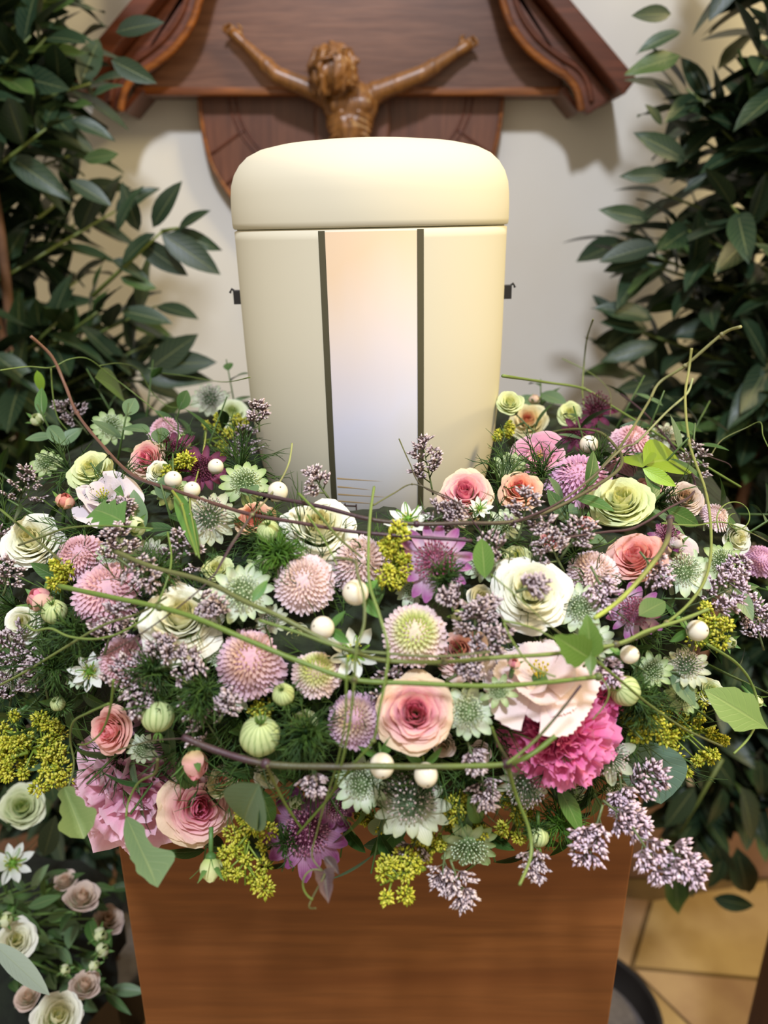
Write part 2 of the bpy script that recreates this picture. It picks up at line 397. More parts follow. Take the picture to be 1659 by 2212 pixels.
for sgn in (1, -1):
    mm = lambda L: [(x if sgn == 1 else 2 * cx - x, y) for x, y in L]
    cur = mm([(1010, -190), (1060, -90), (1085, 0), (1104, 55), (1140, 105), (1185, 142), (1222, 165), (1245, 195), (1256, 240)])
    inner = catmull([Vector((*wp(x, y, YV), 0)) for x, y in cur], 6)
    inner = [(p.x, p.y) for p in inner]
    outer = [wp(x, y, YV) for x, y in mm([(1274, 246), (1300, 228), (1324, 213), (1152, 0), (998, -190)])]
    poly = inner + outer[:4] + [outer[4]]
    mb = MB(); mb.prism(poly, YV, YV + 0.022); bevel(ob('scalloped_board', mb.mesh('valance', CROOF, False), cr), 0.003)
    P = [Vector((x, YV - 0.001, z)) for x, z in inner]
    mb = MB(); mb.tube(P, 0.0055, (1, 1, 1), 8); ob('scalloped_moulding', mb.mesh('moulding', CEDGE), cr)
    P2 = [Vector((x + sgn * 0.014, YV - 0.002, z + 0.012)) for x, z in inner[6:]]
    mb = MB(); mb.tube(P2, 0.004, (1, 1, 1), 6); ob('scalloped_moulding', mb.mesh('moulding', CROOF), cr)
    poly = [wp(x, y, YV) for x, y in mm([(1256, 242), (1268, 240), (1245, 205), (1200, 160), (1222, 200)])]
    # return piece to the wall
    a = wp(*mm([(1215, 190)])[0], YV); b2 = wp(*mm([(1256, 240)])[0], YV); c2 = wp(*mm([(1262, 232)])[0], YV); d2 = wp(*mm([(1225, 180)])[0], YV)
    mb = MB(); mb.prism([a, b2, c2, d2], YV + 0.02, YW); ob('side_board', mb.mesh('side', CROOF, False), cr)
    rf = [wp(x, y, YR) for x, y in mm([(1348, 206), (1377, 169), (1235, 0), (1084, -180), (1027, -180), (1180, 0)])]
    mb = MB(); mb.prism(rf, YR, YW); bevel(ob('roof_board', mb.mesh('roof', CROOF, False), cr), 0.003)
    rf = [wp(x, y, YV + 0.02) for x, y in mm([(1318, 216), (1356, 200), (1190, 0), (1030, -190), (990, -190), (1146, 0)])]
    mb = MB(); mb.prism(rf, YV + 0.02, YW); bevel(ob('soffit_board', mb.mesh('roof', CROOF, False), cr), 0.003)
# the carved figure: one continuous body, grown from capsules and balls and voxel-remeshed
KW = wood('figure_wood', lin((158, 106, 48)), lin((112, 70, 30)), 'z', 2.5, 0.42, 0.25, lin((84, 42, 14)), 0.35)
def fp(px, py, off): p = at_y(px, py, YB - off); return Vector(p)
def cap(mb, a, b, ra, rb, n=14):
    a = Vector(a); b = Vector(b); d = b - a; m = 8
    pts = [a - d.normalized() * ra * .98, a - d.normalized() * ra * .7] + [a + d * k / m for k in range(m + 1)] + [b + d.normalized() * rb * .7, b + d.normalized() * rb * .98]
    rr = [ra * .2, ra * .7] + [ra + (rb - ra) * k / m for k in range(m + 1)] + [rb * .7, rb * .2]
    mb.tube(pts, rr, (1, 1, 1), n)
def remesh(o, vs, sm=4):
    m = o.modifiers.new('r', 'REMESH'); m.mode = 'VOXEL'; m.voxel_size = vs; m.use_smooth_shade = True
    s = o.modifiers.new('s', 'SMOOTH'); s.iterations = sm; s.factor = 0.5
B = MB()
sL, eL, wL = fp(700, 205, .026), fp(598, 163, .03), fp(524, 92, .02)      # arm on the left of the picture
sR, eR, wR = fp(812, 200, .026), fp(912, 160, .03), fp(988, 112, .02)
for s_, e_, w_, hx in ((sL, eL, wL, -1), (sR, eR, wR, 1)):
    cap(B, s_, e_, .0155, .0125); cap(B, e_, w_, .0128, .0072)
    mid = e_.lerp(w_, .3); B.ball(mid, (.0135, .012, .0125), (1, 1, 1)); B.ball(s_.lerp(e_, .45), (.016, .015, .0145), (1, 1, 1))
    B.ball(s_, (.018, .016, .017), (1, 1, 1), 10, 8)
    hd = (w_ - e_).normalized(); side = hd.cross(Vector((0, 1, 0))).normalized(); side = side if side.z > 0 else -side
    palm = w_ + hd * .013
    cap(B, w_, palm + hd * .003, .0072, .0088)
    B.ball(palm, (.0095, .006, .0095), (1, 1, 1))
    for k in range(4):
        f0 = palm + hd * .006 + side * (-.0065 + k * .0043)
        L1 = (.009, .0105, .010, .008)[k]
        f1 = f0 + hd * L1 + Vector((0, -.003, 0)); f2 = f1 + hd * L1 * .35 + Vector((0, -.007, 0)) - side * .001
        cap(B, f0, f1, .0024, .0022, 8); cap(B, f1, f2, .0022, .0019, 8)
    th0 = palm - hd * .004 + side * .007; th1 = th0 + side * .007 + hd * .005 + Vector((0, -.003, 0)); th2 = th1 + hd * .006 + Vector((0, -.004, 0)) - side * .001
    cap(B, th0, th1, .0029, .0026, 8); cap(B, th1, th2, .0026, .002, 8)
neck0, neck1 = fp(752, 205, .032), fp(728, 165, .046)
cap(B, neck0, neck1, .0145, .013)
ch = fp(757, 228, .026); B.ball(ch, (.043, .026, .036), (1, 1, 1), 16, 12)
B.ball(fp(732, 225, .044), (.019, .009, .014), (1, 1, 1), 12, 8); B.ball(fp(780, 224, .044), (.019, .009, .014), (1, 1, 1), 12, 8)
B.ball(fp(755, 262, .028), (.037, .023, .035), (1, 1, 1), 16, 12)
wst = fp(757, 318, .026); cap(B, fp(755, 275, .028), wst, .028, .024)
B.ball(fp(757, 345, .028), (.034, .022, .028), (1, 1, 1), 14, 10)
for k in range(4):
    for sx in (-1, 1):
        cc = fp(757, 250 + k * 14, .030)
        cap(B, cc + Vector((sx * .012, -.021 + .001 * k, .002)), cc + Vector((sx * .031, -.012, -.006)), .0026, .0026, 8)
cap(B, fp(757, 262, .052), fp(757, 330, .048), .004, .004, 8)
cap(B, fp(757, 206, .040), fp(806, 204, .034), .004, .004, 8); cap(B, fp(750, 208, .040), fp(706, 208, .034), .004, .004, 8)
hipL, hipR = fp(738, 372, .028), fp(778, 372, .028)
kL, kR = fp(728, 500, .052), fp(770, 505, .052); aL, aR = fp(752, 630, .024), fp(760, 640, .036)
for h_, k_, a_ in ((hipL, kL, aL), (hipR, kR, aR)):
    cap(B, h_, k_, .0225, .0155); cap(B, k_, a_, .0165, .0085); B.ball(k_.lerp(a_, .3) + Vector((0, .006, 0)), (.0165, .0165, .022), (1, 1, 1))
    cap(B, a_, a_ + Vector((.002, -.014, -.034)), .009, .0065)
hc = fp(718, 150, .056)          # head, turned to the right of the picture and upward
B.ball(hc, (.030, .029, .033), (1, 1, 1), 14, 12)
fx = Vector((.86, -.38, .34)).normalized(); fu = Vector((-.30, -.05, .94)); fu = (fu - fx * fu.dot(fx)).normalized(); fs = fx.cross(fu)
def hp(a, b, c): return hc + fx * a + fu * b + fs * c
B.ball(hp(.014, -.006, 0), (.021, .021, .027), (1, 1, 1), 14, 10)
cap(B, hp(.031, .010, -.010), hp(.031, .010, .010), .0042, .0042, 8)          # brow
cap(B, hp(.033, .006, 0), hp(.041, -.006, 0), .0030, .0044, 8)                 # nose
B.ball(hp(.035, -.007, 0), (.005, .006, .0045), (1, 1, 1))
cap(B, hp(.033, -.0145, -.005), hp(.033, -.0145, .005), .0026, .0026, 8)       # lips
cap(B, hp(.031, -.0185, -.005), hp(.031, -.0185, .005), .0026, .0026, 8)
for s2 in (-1, 1):
    B.ball(hp(.029, .004, s2 * .010), (.0038, .0038, .003), (1, 1, 1)); B.ball(hp(.025, -.006, s2 * .013), (.007, .007, .007), (1, 1, 1))
    B.ball(hp(-.002, -.002, s2 * .029), (.006, .004, .009), (1, 1, 1))
B.ball(hp(.024, -.024, 0), (.011, .010, .009), (1, 1, 1))                      # chin
corpus = ob('carved_figure', B.mesh('corpus', KW), cr, label='golden-brown carved figure with outstretched arms and upturned head')
remesh(corpus, 0.0021, 3)
H = MB()
for k in range(46):                                                           # locks of hair and beard
    a = R.uniform(.55, 2 * PI - .55) if k > 8 else R.uniform(-.6, .6); el = R.uniform(-.2, 1.35) if k > 8 else R.uniform(.75, 1.3)
    q = fx * math.cos(a) * math.cos(el) + fs * math.sin(a) * math.cos(el) + fu * math.sin(el)
    P = []; ln = R.uniform(.02, .05)
    for j in range(7):
        s3 = j / 6; w = hc + (q - fu * s3 * 1.1 - fx * .35 * s3).normalized() * (.0325 + .001 * math.sin(k + j)) + Vector((0, 0, -max(0, s3 - .6) * ln * .8))
        w += fs * .0022 * math.sin(j * 1.9 + k) + fx * .002 * math.cos(j * 2.1 + k)
        P.append(w)
    H.tube(P, [.0030, .0046, .005, .005, .0046, .0038, .0018], (1, 1, 1), 6)
for k in range(16):
    c = (k % 8 - 3.5) / 3.5; b0 = hp(.024 - .012 * abs(c), -.020 + .008 * abs(c), c * .018)
    P = [b0 + (-fu * .0045 * j) + fx * (.0012 * j if k < 8 else -.0008 * j) + fs * .0014 * math.sin(j * 2 + k) for j in range(5)]
    H.tube(P, [.0032, .0036, .0033, .0026, .0012], (1, 1, 1), 6)
hair = ob('hair', H.mesh('hair', KW), corpus, label='wavy carved hair and beard'); remesh(hair, 0.0016, 1)
T = MB()
for k in range(3):
    P = [hc + fu * (.012 + .002 * math.sin(3 * a + k * 2)) + (fx * math.cos(a) + fs * math.sin(a)) * (.0335 + .0016 * math.sin(4 * a + k * 2.1)) for a in [2 * PI * j / 30 for j in range(31)]]
    T.tube(P, .0017, (1, 1, 1), 6)
for k in range(16):
    a = 2 * PI * k / 16; d = (fx * math.cos(a) + fs * math.sin(a) + fu * R.uniform(-.6, .9)); b0 = hc + fu * .012 + (fx * math.cos(a) + fs * math.sin(a)) * .034
    T.tube([b0, b0 + d.normalized() * .007], [.0011, .0002], (1, 1, 1), 5)
ob('thorn_crown', T.mesh('crown', KW), corpus)
Lc = MB()
def clf(u, v):
    a = u * PI; c = fp(757, 352, .028)
    r = 1 + .05 * math.sin(a * 9 + v * 4) + .03 * math.sin(a * 17)
    return (c.x + .040 * r * math.sin(a), c.y - .028 * r * math.cos(a), c.z + .012 - v * .055 + .006 * math.sin(a * 2)), (1, 1, 1)
Lc.grid(clf, 64, 10); lo = ob('loincloth', Lc.mesh('loincloth', KW), corpus); sm = lo.modifiers.new('s', 'SOLIDIFY'); sm.thickness = .002

# ================================================================== URN
lean = Matrix.Rotation(math.radians(-1.1), 4, 'Y')
urn = thing('cream_urn', 'tall matt cream funeral urn with rounded lid standing inside the flower wreath', 'urn', Matrix.Translation((UX + 0.003, UY, TOPZ)) @ lean)
def urn_prof(z):                # radius at height z over the base
    tab = [(0.0, .052), (0.004, .060), (0.014, .071), (0.028, .0795), (0.045, .0862), (0.065, .0912), (0.09, .0950), (0.12, .0972), (0.16, .0984), (0.245, .0992)]
    for (a, ra), (b, rb) in zip(tab, tab[1:]):
        if z <= b:
            return ra + (rb - ra) * (z - a) / (b - a)
    return tab[-1][1]
prof = [(0.0, 0.0), (.05, 0.0)] + [(urn_prof(z), z) for z in [i * .2435 / 44 for i in range(45)]] + [(.0965, .2445)]
# smooth profile
def smoothp(pr, it=3):
    for _ in range(it):
        pr = [pr[0]] + [((pr[i - 1][0] + 2 * pr[i][0] + pr[i + 1][0]) / 4, pr[i][1]) for i in range(1, len(pr) - 1)] + [pr[-1]]
    return pr
UM = plain('urn_paint', lin((216, 209, 187)), 0.68, 4, 0.03)
mb = MB(); mb.lathe(prof[:2] + smoothp(prof[2:-1], 4) + prof[-1:], 128); ob('urn_body', mb.mesh('urn', UM), urn)
pf = smoothp(prof[2:-1], 4)
def prz(z):
    for (ra, a), (rb, b) in zip(pf, pf[1:]):
        if z <= b: return ra + (rb - ra) * (z - a) / max(1e-9, b - a)
    return pf[-1][0]
lid = [(.0965, .2448), (.0990, .2450), (.0999, .2458), (.1003, .249), (.1003, .258), (.0999, .266), (.0990, .2735), (.0965, .2805), (.0925, .2865), (.0870, .2915), (.0790, .2953), (.068, .2978), (.052, .2997), (.034, .3010), (.016, .3018), (0, .302)]
mb = MB(); mb.lathe(lid, 128); ob('lid', mb.mesh('lid', UM), urn)
mb = MB(); mb.lathe([(.0955, .2432), (.0972, .2442), (.0972, .2450), (.0955, .2454)], 96); ob('lid_gasket', mb.mesh('gasket', plain('gasket', lin((96, 96, 70)), 0.6)), urn)
def patch(name, x0, x1, z0, z1, off, mat, nx=8, nz=40, lab=None, parent=urn):
    mb = MB()
    def fn(u, v):
        x = x0 + (x1 - x0) * (u + 1) / 2; z = z0 + (z1 - z0) * v; r = prz(z) + off
        return (x, -math.sqrt(max(0, r * r - x * x)), z), (1, 1, 1)
    mb.grid(fn, nx, nz); return ob(name, mb.mesh(name, mat), parent, label=lab)
# printed dawn picture
m, t_, b_ = nt('dawn_print'); N = t_.nodes; L = t_.links
uv = N.new('ShaderNodeUVMap'); sp = N.new('ShaderNodeSeparateXYZ'); L.new(uv.outputs[0], sp.inputs[0])
nz = N.new('ShaderNodeTexNoise'); nz.inputs['Scale'].default_value = 1.7; L.new(uv.outputs[0], nz.inputs['Vector'])
ad = N.new('ShaderNodeMath'); ad.operation = 'MULTIPLY_ADD'; L.new(nz.outputs['Fac'], ad.inputs[0]); ad.inputs[1].default_value = 0.16
sl = N.new('ShaderNodeMath'); sl.operation = 'MULTIPLY_ADD'; L.new(sp.outputs[0], sl.inputs[0]); sl.inputs[1].default_value = -0.10; L.new(sp.outputs[1], sl.inputs[2])
L.new(sl.outputs[0], ad.inputs[2])
rp = N.new('ShaderNodeValToRGB'); L.new(ad.outputs[0], rp.inputs[0]); cr_ = rp.color_ramp
cols = [(0.03, (150, 140, 132)), (0.10, (196, 190, 182)), (0.2, (214, 208, 196)), (0.34, (222, 222, 228)), (0.52, (226, 225, 240)), (0.68, (232, 222, 224)), (0.82, (238, 220, 206)), (0.98, (240, 212, 180))]
cr_.elements[0].position, cr_.elements[0].color = cols[0][0], (*lin(cols[0][1]), 1)
cr_.elements[1].position, cr_.elements[1].color = cols[-1][0], (*lin(cols[-1][1]), 1)
for p_, c_ in cols[1:-1]:
    e = cr_.elements.new(p_); e.color = (*lin(c_), 1)
# soft vertical haze streak left of the middle right
L.new(rp.outputs[0], b_.inputs['Base Color']); b_.inputs['Roughness'].default_value = 0.45
pic = patch('printed_picture', -.0275, .0305, .012, .2425, .00035, m, 16, 60, 'pale dawn picture fading from peach to lavender')
SM = plain('olive_stripe', lin((80, 76, 56)), 0.5)
patch('dark_stripe', -.0315, -.0272, .010, .2432, .0005, SM, 2, 60); patch('dark_stripe', .0302, .0345, .010, .2432, .0005, SM, 2, 60)
SAND = plain('sand_line', lin((212, 176, 118)), 0.5); PIER = plain('pier_print', lin((96, 72, 66)), 0.5)
for z, x1, c in ((.080, .006, 0), (.0735, -.002, 0), (.0675, .010, 0), (.0620, .004, 0)):
    mb = MB()
    def fn(u, v, z=z, x1=x1):
        x = -.0265 + (x1 + .0265) * (u + 1) / 2; zz = z + .0009 * (v - .5) * (1 - u) * .6 - .0018 * ((u + 1) / 2) ** 2; r = prz(zz) + .0005
        return (x, -math.sqrt(r * r - x * x), zz), (1, 1, 1)
    mb.grid(fn, 12, 1); ob('sand_line', mb.mesh('sand_line', SAND), pic)
for args in ((-.0265, -.0135, .0582, .0592), (-.0222, -.0212, .047, .0605), (-.0142, -.0132, .047, .0602), (-.0265, -.0125, .0495, .0515), (-.0195, -.0165, .049, .0542)):
    patch('pier_rail', args[0], args[1], args[2], args[3], .0006, PIER, 3, 3, parent=pic)
for sx in (-1, 1):
    mb = MB(); mb.box((-.0035, -.004, -.005), (.0045, .004, .005)); mb.tube([(.002, 0, .003), (.006, 0, .006), (.0075, 0, .003)], .001, (1, 1, 1), 6)
    o = ob('side_clip', mb.mesh('clip', BLK, False), urn, Matrix.Translation((sx * .1005, 0.0, .197)) @ Matrix.Rotation(0 if sx > 0 else PI, 4, 'Z'), label='small black clip'); bevel(o, .001)



# ================================================================== PLANT PARTS
def col_n(P, s=60): return mn.noise(Vector(P) * s)
# ---- rose: spiral of cupped petals, each petal an object
def rose_petal(k, phi, Rr, cols, seed, openk=1.0):
    """k 0 (heart) .. 1 (outermost)"""
    cin, cmid, cout, cbase = cols; mb = MB(); rr = random.Random(seed)
    W = 1.42 - .46 * k; rk = Rr * (.10 + .86 * k); zr = Rr * (1.02 - .62 * k ** 1.7 * openk); ph1 = rr.uniform(0, 6); ph2 = rr.uniform(0, 6)
    curl = Rr * (.05 + .22 * k * openk); amp = .035 + .035 * k; off = rr.uniform(-.12, .12); zr *= rr.uniform(.93, 1.05)
    nu = 10; nv = 7 if k > .35 else 5
    rim = mix(cin, cmid, k / .42) if k < .55 else mix(cmid, cout, (k - .55) / .4)
    def fn(u, v):
        vv = v * (1 - .16 * abs(u) ** 2.6 + .03 * math.cos(u * 2 + ph1))
        s = math.sin(PI / 2 * min(1, v * 1.7 + .12))
        a = phi + u * W * (.25 + .75 * s)
        r = .05 * Rr + (rk - .05 * Rr) * math.sin(PI / 2 * min(1, vv * 1.18)) ** (.9 - .3 * k)
        z = zr * vv ** (.85 + .5 * k) + .03 * Rr * math.sin(u * 5 + ph2) * v * v
        e = max(0, vv - .72) / .28
        if k > .3: r += curl * e * e; z -= curl * .9 * e * e * k
        else: r -= rk * .10 * e
        w = amp * Rr * v * v * (math.sin(u * 3.4 + ph1) + .5 * math.sin(u * 7.5 + ph2))
        r += w + off * Rr * v * .3 + (abs(u) * .05 * Rr * k); z += w * .45
        c = mix(cbase, rim, v ** .8 * 1.25)
        if e > .35 and k > .3: c = mix(c, mix(cout, rim, .35), (e - .35) * 1.1)
        return (r * math.cos(a), r * math.sin(a), z), c
    mb.grid(fn, nu, nv); return mb
ROSEP = {  # heart, middle, outer, base
 'pink':   ((244, 146, 182), (248, 188, 202), (242, 220, 188), (238, 214, 150)),
 'pink2':  ((244, 146, 176), (246, 180, 192), (238, 216, 184), (232, 218, 160)),
 'peach':  ((242, 138, 142), (248, 186, 164), (246, 212, 176), (232, 214, 140)),
 'salmon': ((246, 162, 170), (250, 190, 186), (244, 198, 184), (236, 214, 150)),
 'pale':   ((226, 152, 148), (238, 196, 190), (240, 214, 204), (228, 216, 176)),
 'creamp': ((232, 140, 130), (236, 222, 178), (232, 228, 190), (208, 216, 140)),
 'white':  ((240, 236, 184), (246, 246, 224), (248, 248, 238), (226, 232, 160)),
 'cream':  ((236, 238, 176), (238, 240, 196), (226, 236, 180), (200, 220, 130)),
 'greenw': ((214, 226, 160), (224, 232, 188), (230, 234, 206), (176, 200, 120)),
 'lilacw': ((226, 206, 196), (232, 222, 224), (234, 226, 232), (216, 216, 190)),
 'blush':  ((226, 190, 160), (232, 214, 196), (226, 206, 196), (180, 190, 130))}
SEP = [lin((84, 122, 62)), lin((112, 150, 80))]
def sepal(mb, base, d, out, L, w, c):
    """narrow leaf from base along d, curling towards out"""
    d = Vector(d).normalized(); out = Vector(out).normalized(); s = d.cross(out).normalized()
    def fn(u, v):
        p = Vector(base) + d * L * v + out * L * .25 * v * v + s * u * w * math.sin(PI * min(1, .12 + v * .9)) ** .8 + out * (-abs(u) * w * .3)
        return p, mix(c, SEP[1], v)
    mb.grid(fn, 2, 6)
def rose(P, axis, Rr, pal, label, n=24, cat='flower', openk=1.0, name='rose', maxk=1.0, group=None, stem=True, jm=True):
    cols = [lin(c) for c in ROSEP[pal]]; sd = R.randrange(10 ** 6); rr = random.Random(sd)
    t = thing(name, label, cat, frame(P - Vector(axis) * Rr * .62, axis, rr.uniform(0, 6)), group)
    heart = MB()
    n = int(n * 1.4)
    for i in range(n):
        k = maxk * ((i + .6) / n) ** .86; phi = i * 2.39996 + rr.uniform(-.5, .5)
        pm = rose_petal(k, phi, Rr, cols, sd + i, openk)
        if k < .42:
            b = len(heart.v); heart.v += pm.v; heart.c += pm.c; heart.u += pm.u; heart.f += [tuple(q + b for q in f) for f in pm.f]
        else: ob('petal', pm.mesh('petal', PETAL), t)
    ob('bloom_heart', heart.mesh('heart', PETAL), t)
    g = MB(); g.ball((0, 0, -.02 * Rr), (.26 * Rr, .26 * Rr, .22 * Rr), SEP[0], 8, 6)
    for k in range(5):
        a = k * 2 * PI / 5; d = Vector((math.cos(a), math.sin(a), .25)); sepal(g, (0, 0, 0), d, (0, 0, -1), Rr * .95, Rr * .15, SEP[0])
    if stem: g.tube([(0, 0, -.1 * Rr), (0, 0, -1.1 * Rr)], .0016, SEP[0], 6)
    ob('sepals', g.mesh('sepals', GREEN), t); return t
def bud(P, axis, Rr, pal, label, L=1.5, sep=1.1, group=None, name='rose_bud'):
    """tight bud: P its middle, axis towards the tip"""
    cin, cm, co, cb = [lin(c) for c in ROSEP[pal]]; axis = Vector(axis).normalized(); sd = R.uniform(0, 6)
    t = thing(name, label, 'bud', frame(P - axis * Rr * L * .55, axis, sd), group)
    for i in range(6):
        mb = MB(); ph = i * 2.4; kk = i / 5
        def fn(u, v):
            a = ph + u * (1.25 - .2 * kk) * (1 - .35 * v); prof = math.sin(PI * min(1, (.1 + .80 * v))) ** .75
            r = Rr * (.45 + .5 * kk) * prof + Rr * .12 * (v > .85) * (u * u); z = Rr * L * v * (1.08 - .15 * kk) - Rr * .12 * u * u * v
            return (r * math.cos(a), r * math.sin(a), z), mix(cb, mix(cin, co, kk * .7), v * 1.9)
        mb.grid(fn, 6, 7); ob('petal', mb.mesh('petal', PETAL), t)
    g = MB(); g.ball((0, 0, 0), (.45 * Rr, .45 * Rr, .4 * Rr), SEP[0], 8, 6)
    ob('calyx', g.mesh('calyx', GREEN), t)
    for k in range(5):
        a = k * 2 * PI / 5 + .3; g = MB(); d = Vector((math.cos(a) * .62, math.sin(a) * .62, 1)); o_ = Vector((math.cos(a), math.sin(a), -.2))
        sepal(g, (math.cos(a) * Rr * .25, math.sin(a) * Rr * .25, 0), d, o_, Rr * L * sep, Rr * .26, SEP[0]); ob('sepal', g.mesh('sepal', GREEN), t)
    g = MB(); g.tube([(0, 0, -.2 * Rr), (0, 0, -2.2 * Rr)], .0012, SEP[0], 6); ob('stem', g.mesh('stem', STEM), t)
    return t
# ---- pompon chrysanthemum
MUMP = {'blush': ((234, 206, 192), (244, 212, 216), (248, 228, 234)), 'green': ((196, 216, 110), (232, 226, 180), (246, 222, 226)), 'pink': ((218, 186, 160), (234, 176, 192), (240, 208, 222)),
        'mauve': ((206, 190, 160), (212, 160, 188), (230, 198, 220)), 'soft': ((236, 190, 192), (238, 186, 200), (240, 206, 220)), 'lilac': ((226, 176, 206), (226, 170, 206), (232, 190, 220))}
_mum = {}
def mum_petal(mb, M, L, w, c0, c1):
    def fn(u, v):
        wd = w * (.45 + .55 * v) * math.sqrt(max(.06, 1 - max(0, (v - .72) / .28) ** 2))
        return (L * v, u * wd, w * .55 * u * u + L * .22 * v * v), mix(c0, c1, v * 1.1)
    mb.grid(fn, 2, 5, M)
def mum(P, axis, Rr, pal, label, group=None):
    cc, cm, co = [lin(c) for c in MUMP[pal]]
    t = thing('chrysanthemum', label, 'flower', frame(P - Vector(axis) * Rr * .30, axis, R.uniform(0, 6)), group)
    if pal not in _mum:
        n = 250; inner = MB(); outer = []
        for i in range(n):
            f = (i + .5) / n; th = math.radians(8 + 98 * math.sqrt(f) ** 1.08); ph = i * 2.39996
            nrmv = Vector((math.sin(th) * math.cos(ph), math.sin(th) * math.sin(ph), math.cos(th)))
            tg = Vector((math.cos(th) * math.cos(ph), math.cos(th) * math.sin(ph), -math.sin(th)))
            lean_ = .42 + .42 * f; d = (nrmv * (1 - lean_) + tg * lean_).normalized() if f > .22 else (nrmv * .9 - tg * .1).normalized()
            if f > .7: d = (d + Vector((nrmv.x, nrmv.y, 0)) * .9).normalized()
            y = d.cross(nrmv); y = y.normalized() if y.length > 1e-6 else Vector((0, 1, 0)); z = d.cross(y) * -1
            if z.dot(nrmv) < 0: z = -z; y = -y
            pos = Vector((nrmv.x * .50, nrmv.y * .50, nrmv.z * .36 + .10)) + d * R.uniform(-.02, .02)
            L = .16 + .36 * f ** 1.3; w = .042 + .046 * f
            M = Matrix(((d.x, y.x, z.x, pos.x), (d.y, y.y, z.y, pos.y), (d.z, y.z, z.z, pos.z), (0, 0, 0, 1)))
            if f < .8: mum_petal(inner, M, L, w, mix(cc, cm, f * 1.6 - .1), mix(cc, co, f * 2.3))
            else: outer.append(M @ Matrix.Diagonal((R.uniform(.88, 1.12), R.uniform(.9, 1.1), 1, 1)))
        inner.ball((0, 0, .05), (.5, .5, .36), mix(cm, co, .5), 10, 8)
        pm = MB(); mum_petal(pm, Matrix.Identity(4), .50, .088, cm, co)
        _mum[pal] = (inner.mesh('florets', PETAL), pm.mesh('petal', PETAL), outer)
    im, pm, outer = _mum[pal]; S = Matrix.Scale(Rr, 4)
    ob('florets', im, t, S)['kind'] = 'stuff'
    for M in outer: ob('ray_petal', pm, t, S @ M)
    return t
# ---- astrantia: ring of veined bracts round a pincushion of tiny florets
ASTP = {'white': ((240, 244, 232), (186, 208, 160), (176, 204, 146), (230, 240, 214)), 'green': ((214, 224, 180), (150, 178, 110), (150, 180, 120), (216, 228, 200)), 'magenta': ((244, 230, 242), (174, 96, 160), (206, 140, 172), (146, 44, 88)),
        'purple': ((222, 176, 210), (128, 56, 108), (150, 70, 110), (206, 150, 176)), 'dark': ((130, 60, 96), (84, 34, 62), (100, 40, 66), (120, 60, 90)), 'grey': ((232, 232, 216), (178, 186, 150), (140, 164, 126), (226, 204, 208))}
def astr(P, axis, Rr, pal, label, dome=.5, nb=15, up=.15, group=None, stem=True, cush=.50):
    bw = .15 if pal in ('magenta', 'dark') else .185; v0 = .25 if pal in ('magenta', 'purple') else .45
    cb, ct, cf, ce = [lin(c) for c in ASTP[pal]]; rr = random.Random(R.randrange(10 ** 6))
    t = thing('astrantia', label, 'flower', frame(P - Vector(axis) * Rr * .15, axis, rr.uniform(0, 6)), group)
    mb = MB()
    def fn(u, v):
        w = bw * math.sin(PI * (v * .80 + .10)) ** .7 * (1 if v < .97 else .45)
        return (.14 + .88 * v, u * w, up * v - .10 * v * v + .04 * u * u), mix(cb, ct, max(0, v - v0) * 1.8) if u * u < .9 else mix(cb, ct, .35 + v * .5)
    mb.grid(fn, 4, 7); bm_ = mb.mesh('bract', BRACT)
    for k in range(nb):
        L = rr.uniform(.86, 1.08) * Rr
        ob('bract', bm_, t, Matrix.Rotation(2 * PI * k / nb + rr.uniform(-.07, .07), 4, 'Z') @ Matrix.Rotation(rr.uniform(-.16, .12), 4, 'Y') @ Matrix.Diagonal((L, L * rr.uniform(.9, 1.15), L, 1)))
    f = MB(); n = 100; deep = mix(cf, (0.02, 0.035, 0.01), .3)
    for i in range(n):
        q = math.sqrt((i + .5) / n); ph = i * 2.39996; th = q * 1.25
        d = Vector((math.sin(th) * math.cos(ph), math.sin(th) * math.sin(ph), math.cos(th) * .9 + .1)); L = Rr * cush * rr.uniform(.88, 1.1) * (1 + dome * .35)
        b0 = Vector((0, 0, Rr * .03)); e = Vector((d.x * L, d.y * L, d.z * L * (dome + .35) + Rr * .05))
        f.tube([b0 + (e - b0) * .2, e], [Rr * .010, Rr * .014], deep, 3, False)
        f.octa(e, Rr * .036, mix(cf, ce, rr.uniform(.35, 1)), d, Rr * .05)
        if i % 2 == 0:
            for s2 in (-1, 1): f.octa(e + Vector((rr.uniform(-1, 1), rr.uniform(-1, 1), .8)) * Rr * .05, Rr * .014, ce)
    f.ball((0, 0, Rr * .02), (Rr * cush * .7, Rr * cush * .7, Rr * cush * .45 * (dome + .4)), deep, 10, 6)
    ob('pincushion', f.mesh('pincushion', FLORET), t)['kind'] = 'stuff'
    g = MB(); g.tube([(0, 0, 0), (0, 0, -Rr * 1.1)], .0011, SEP[0], 5); ob('stem', g.mesh('stem', STEM), t)
    return t
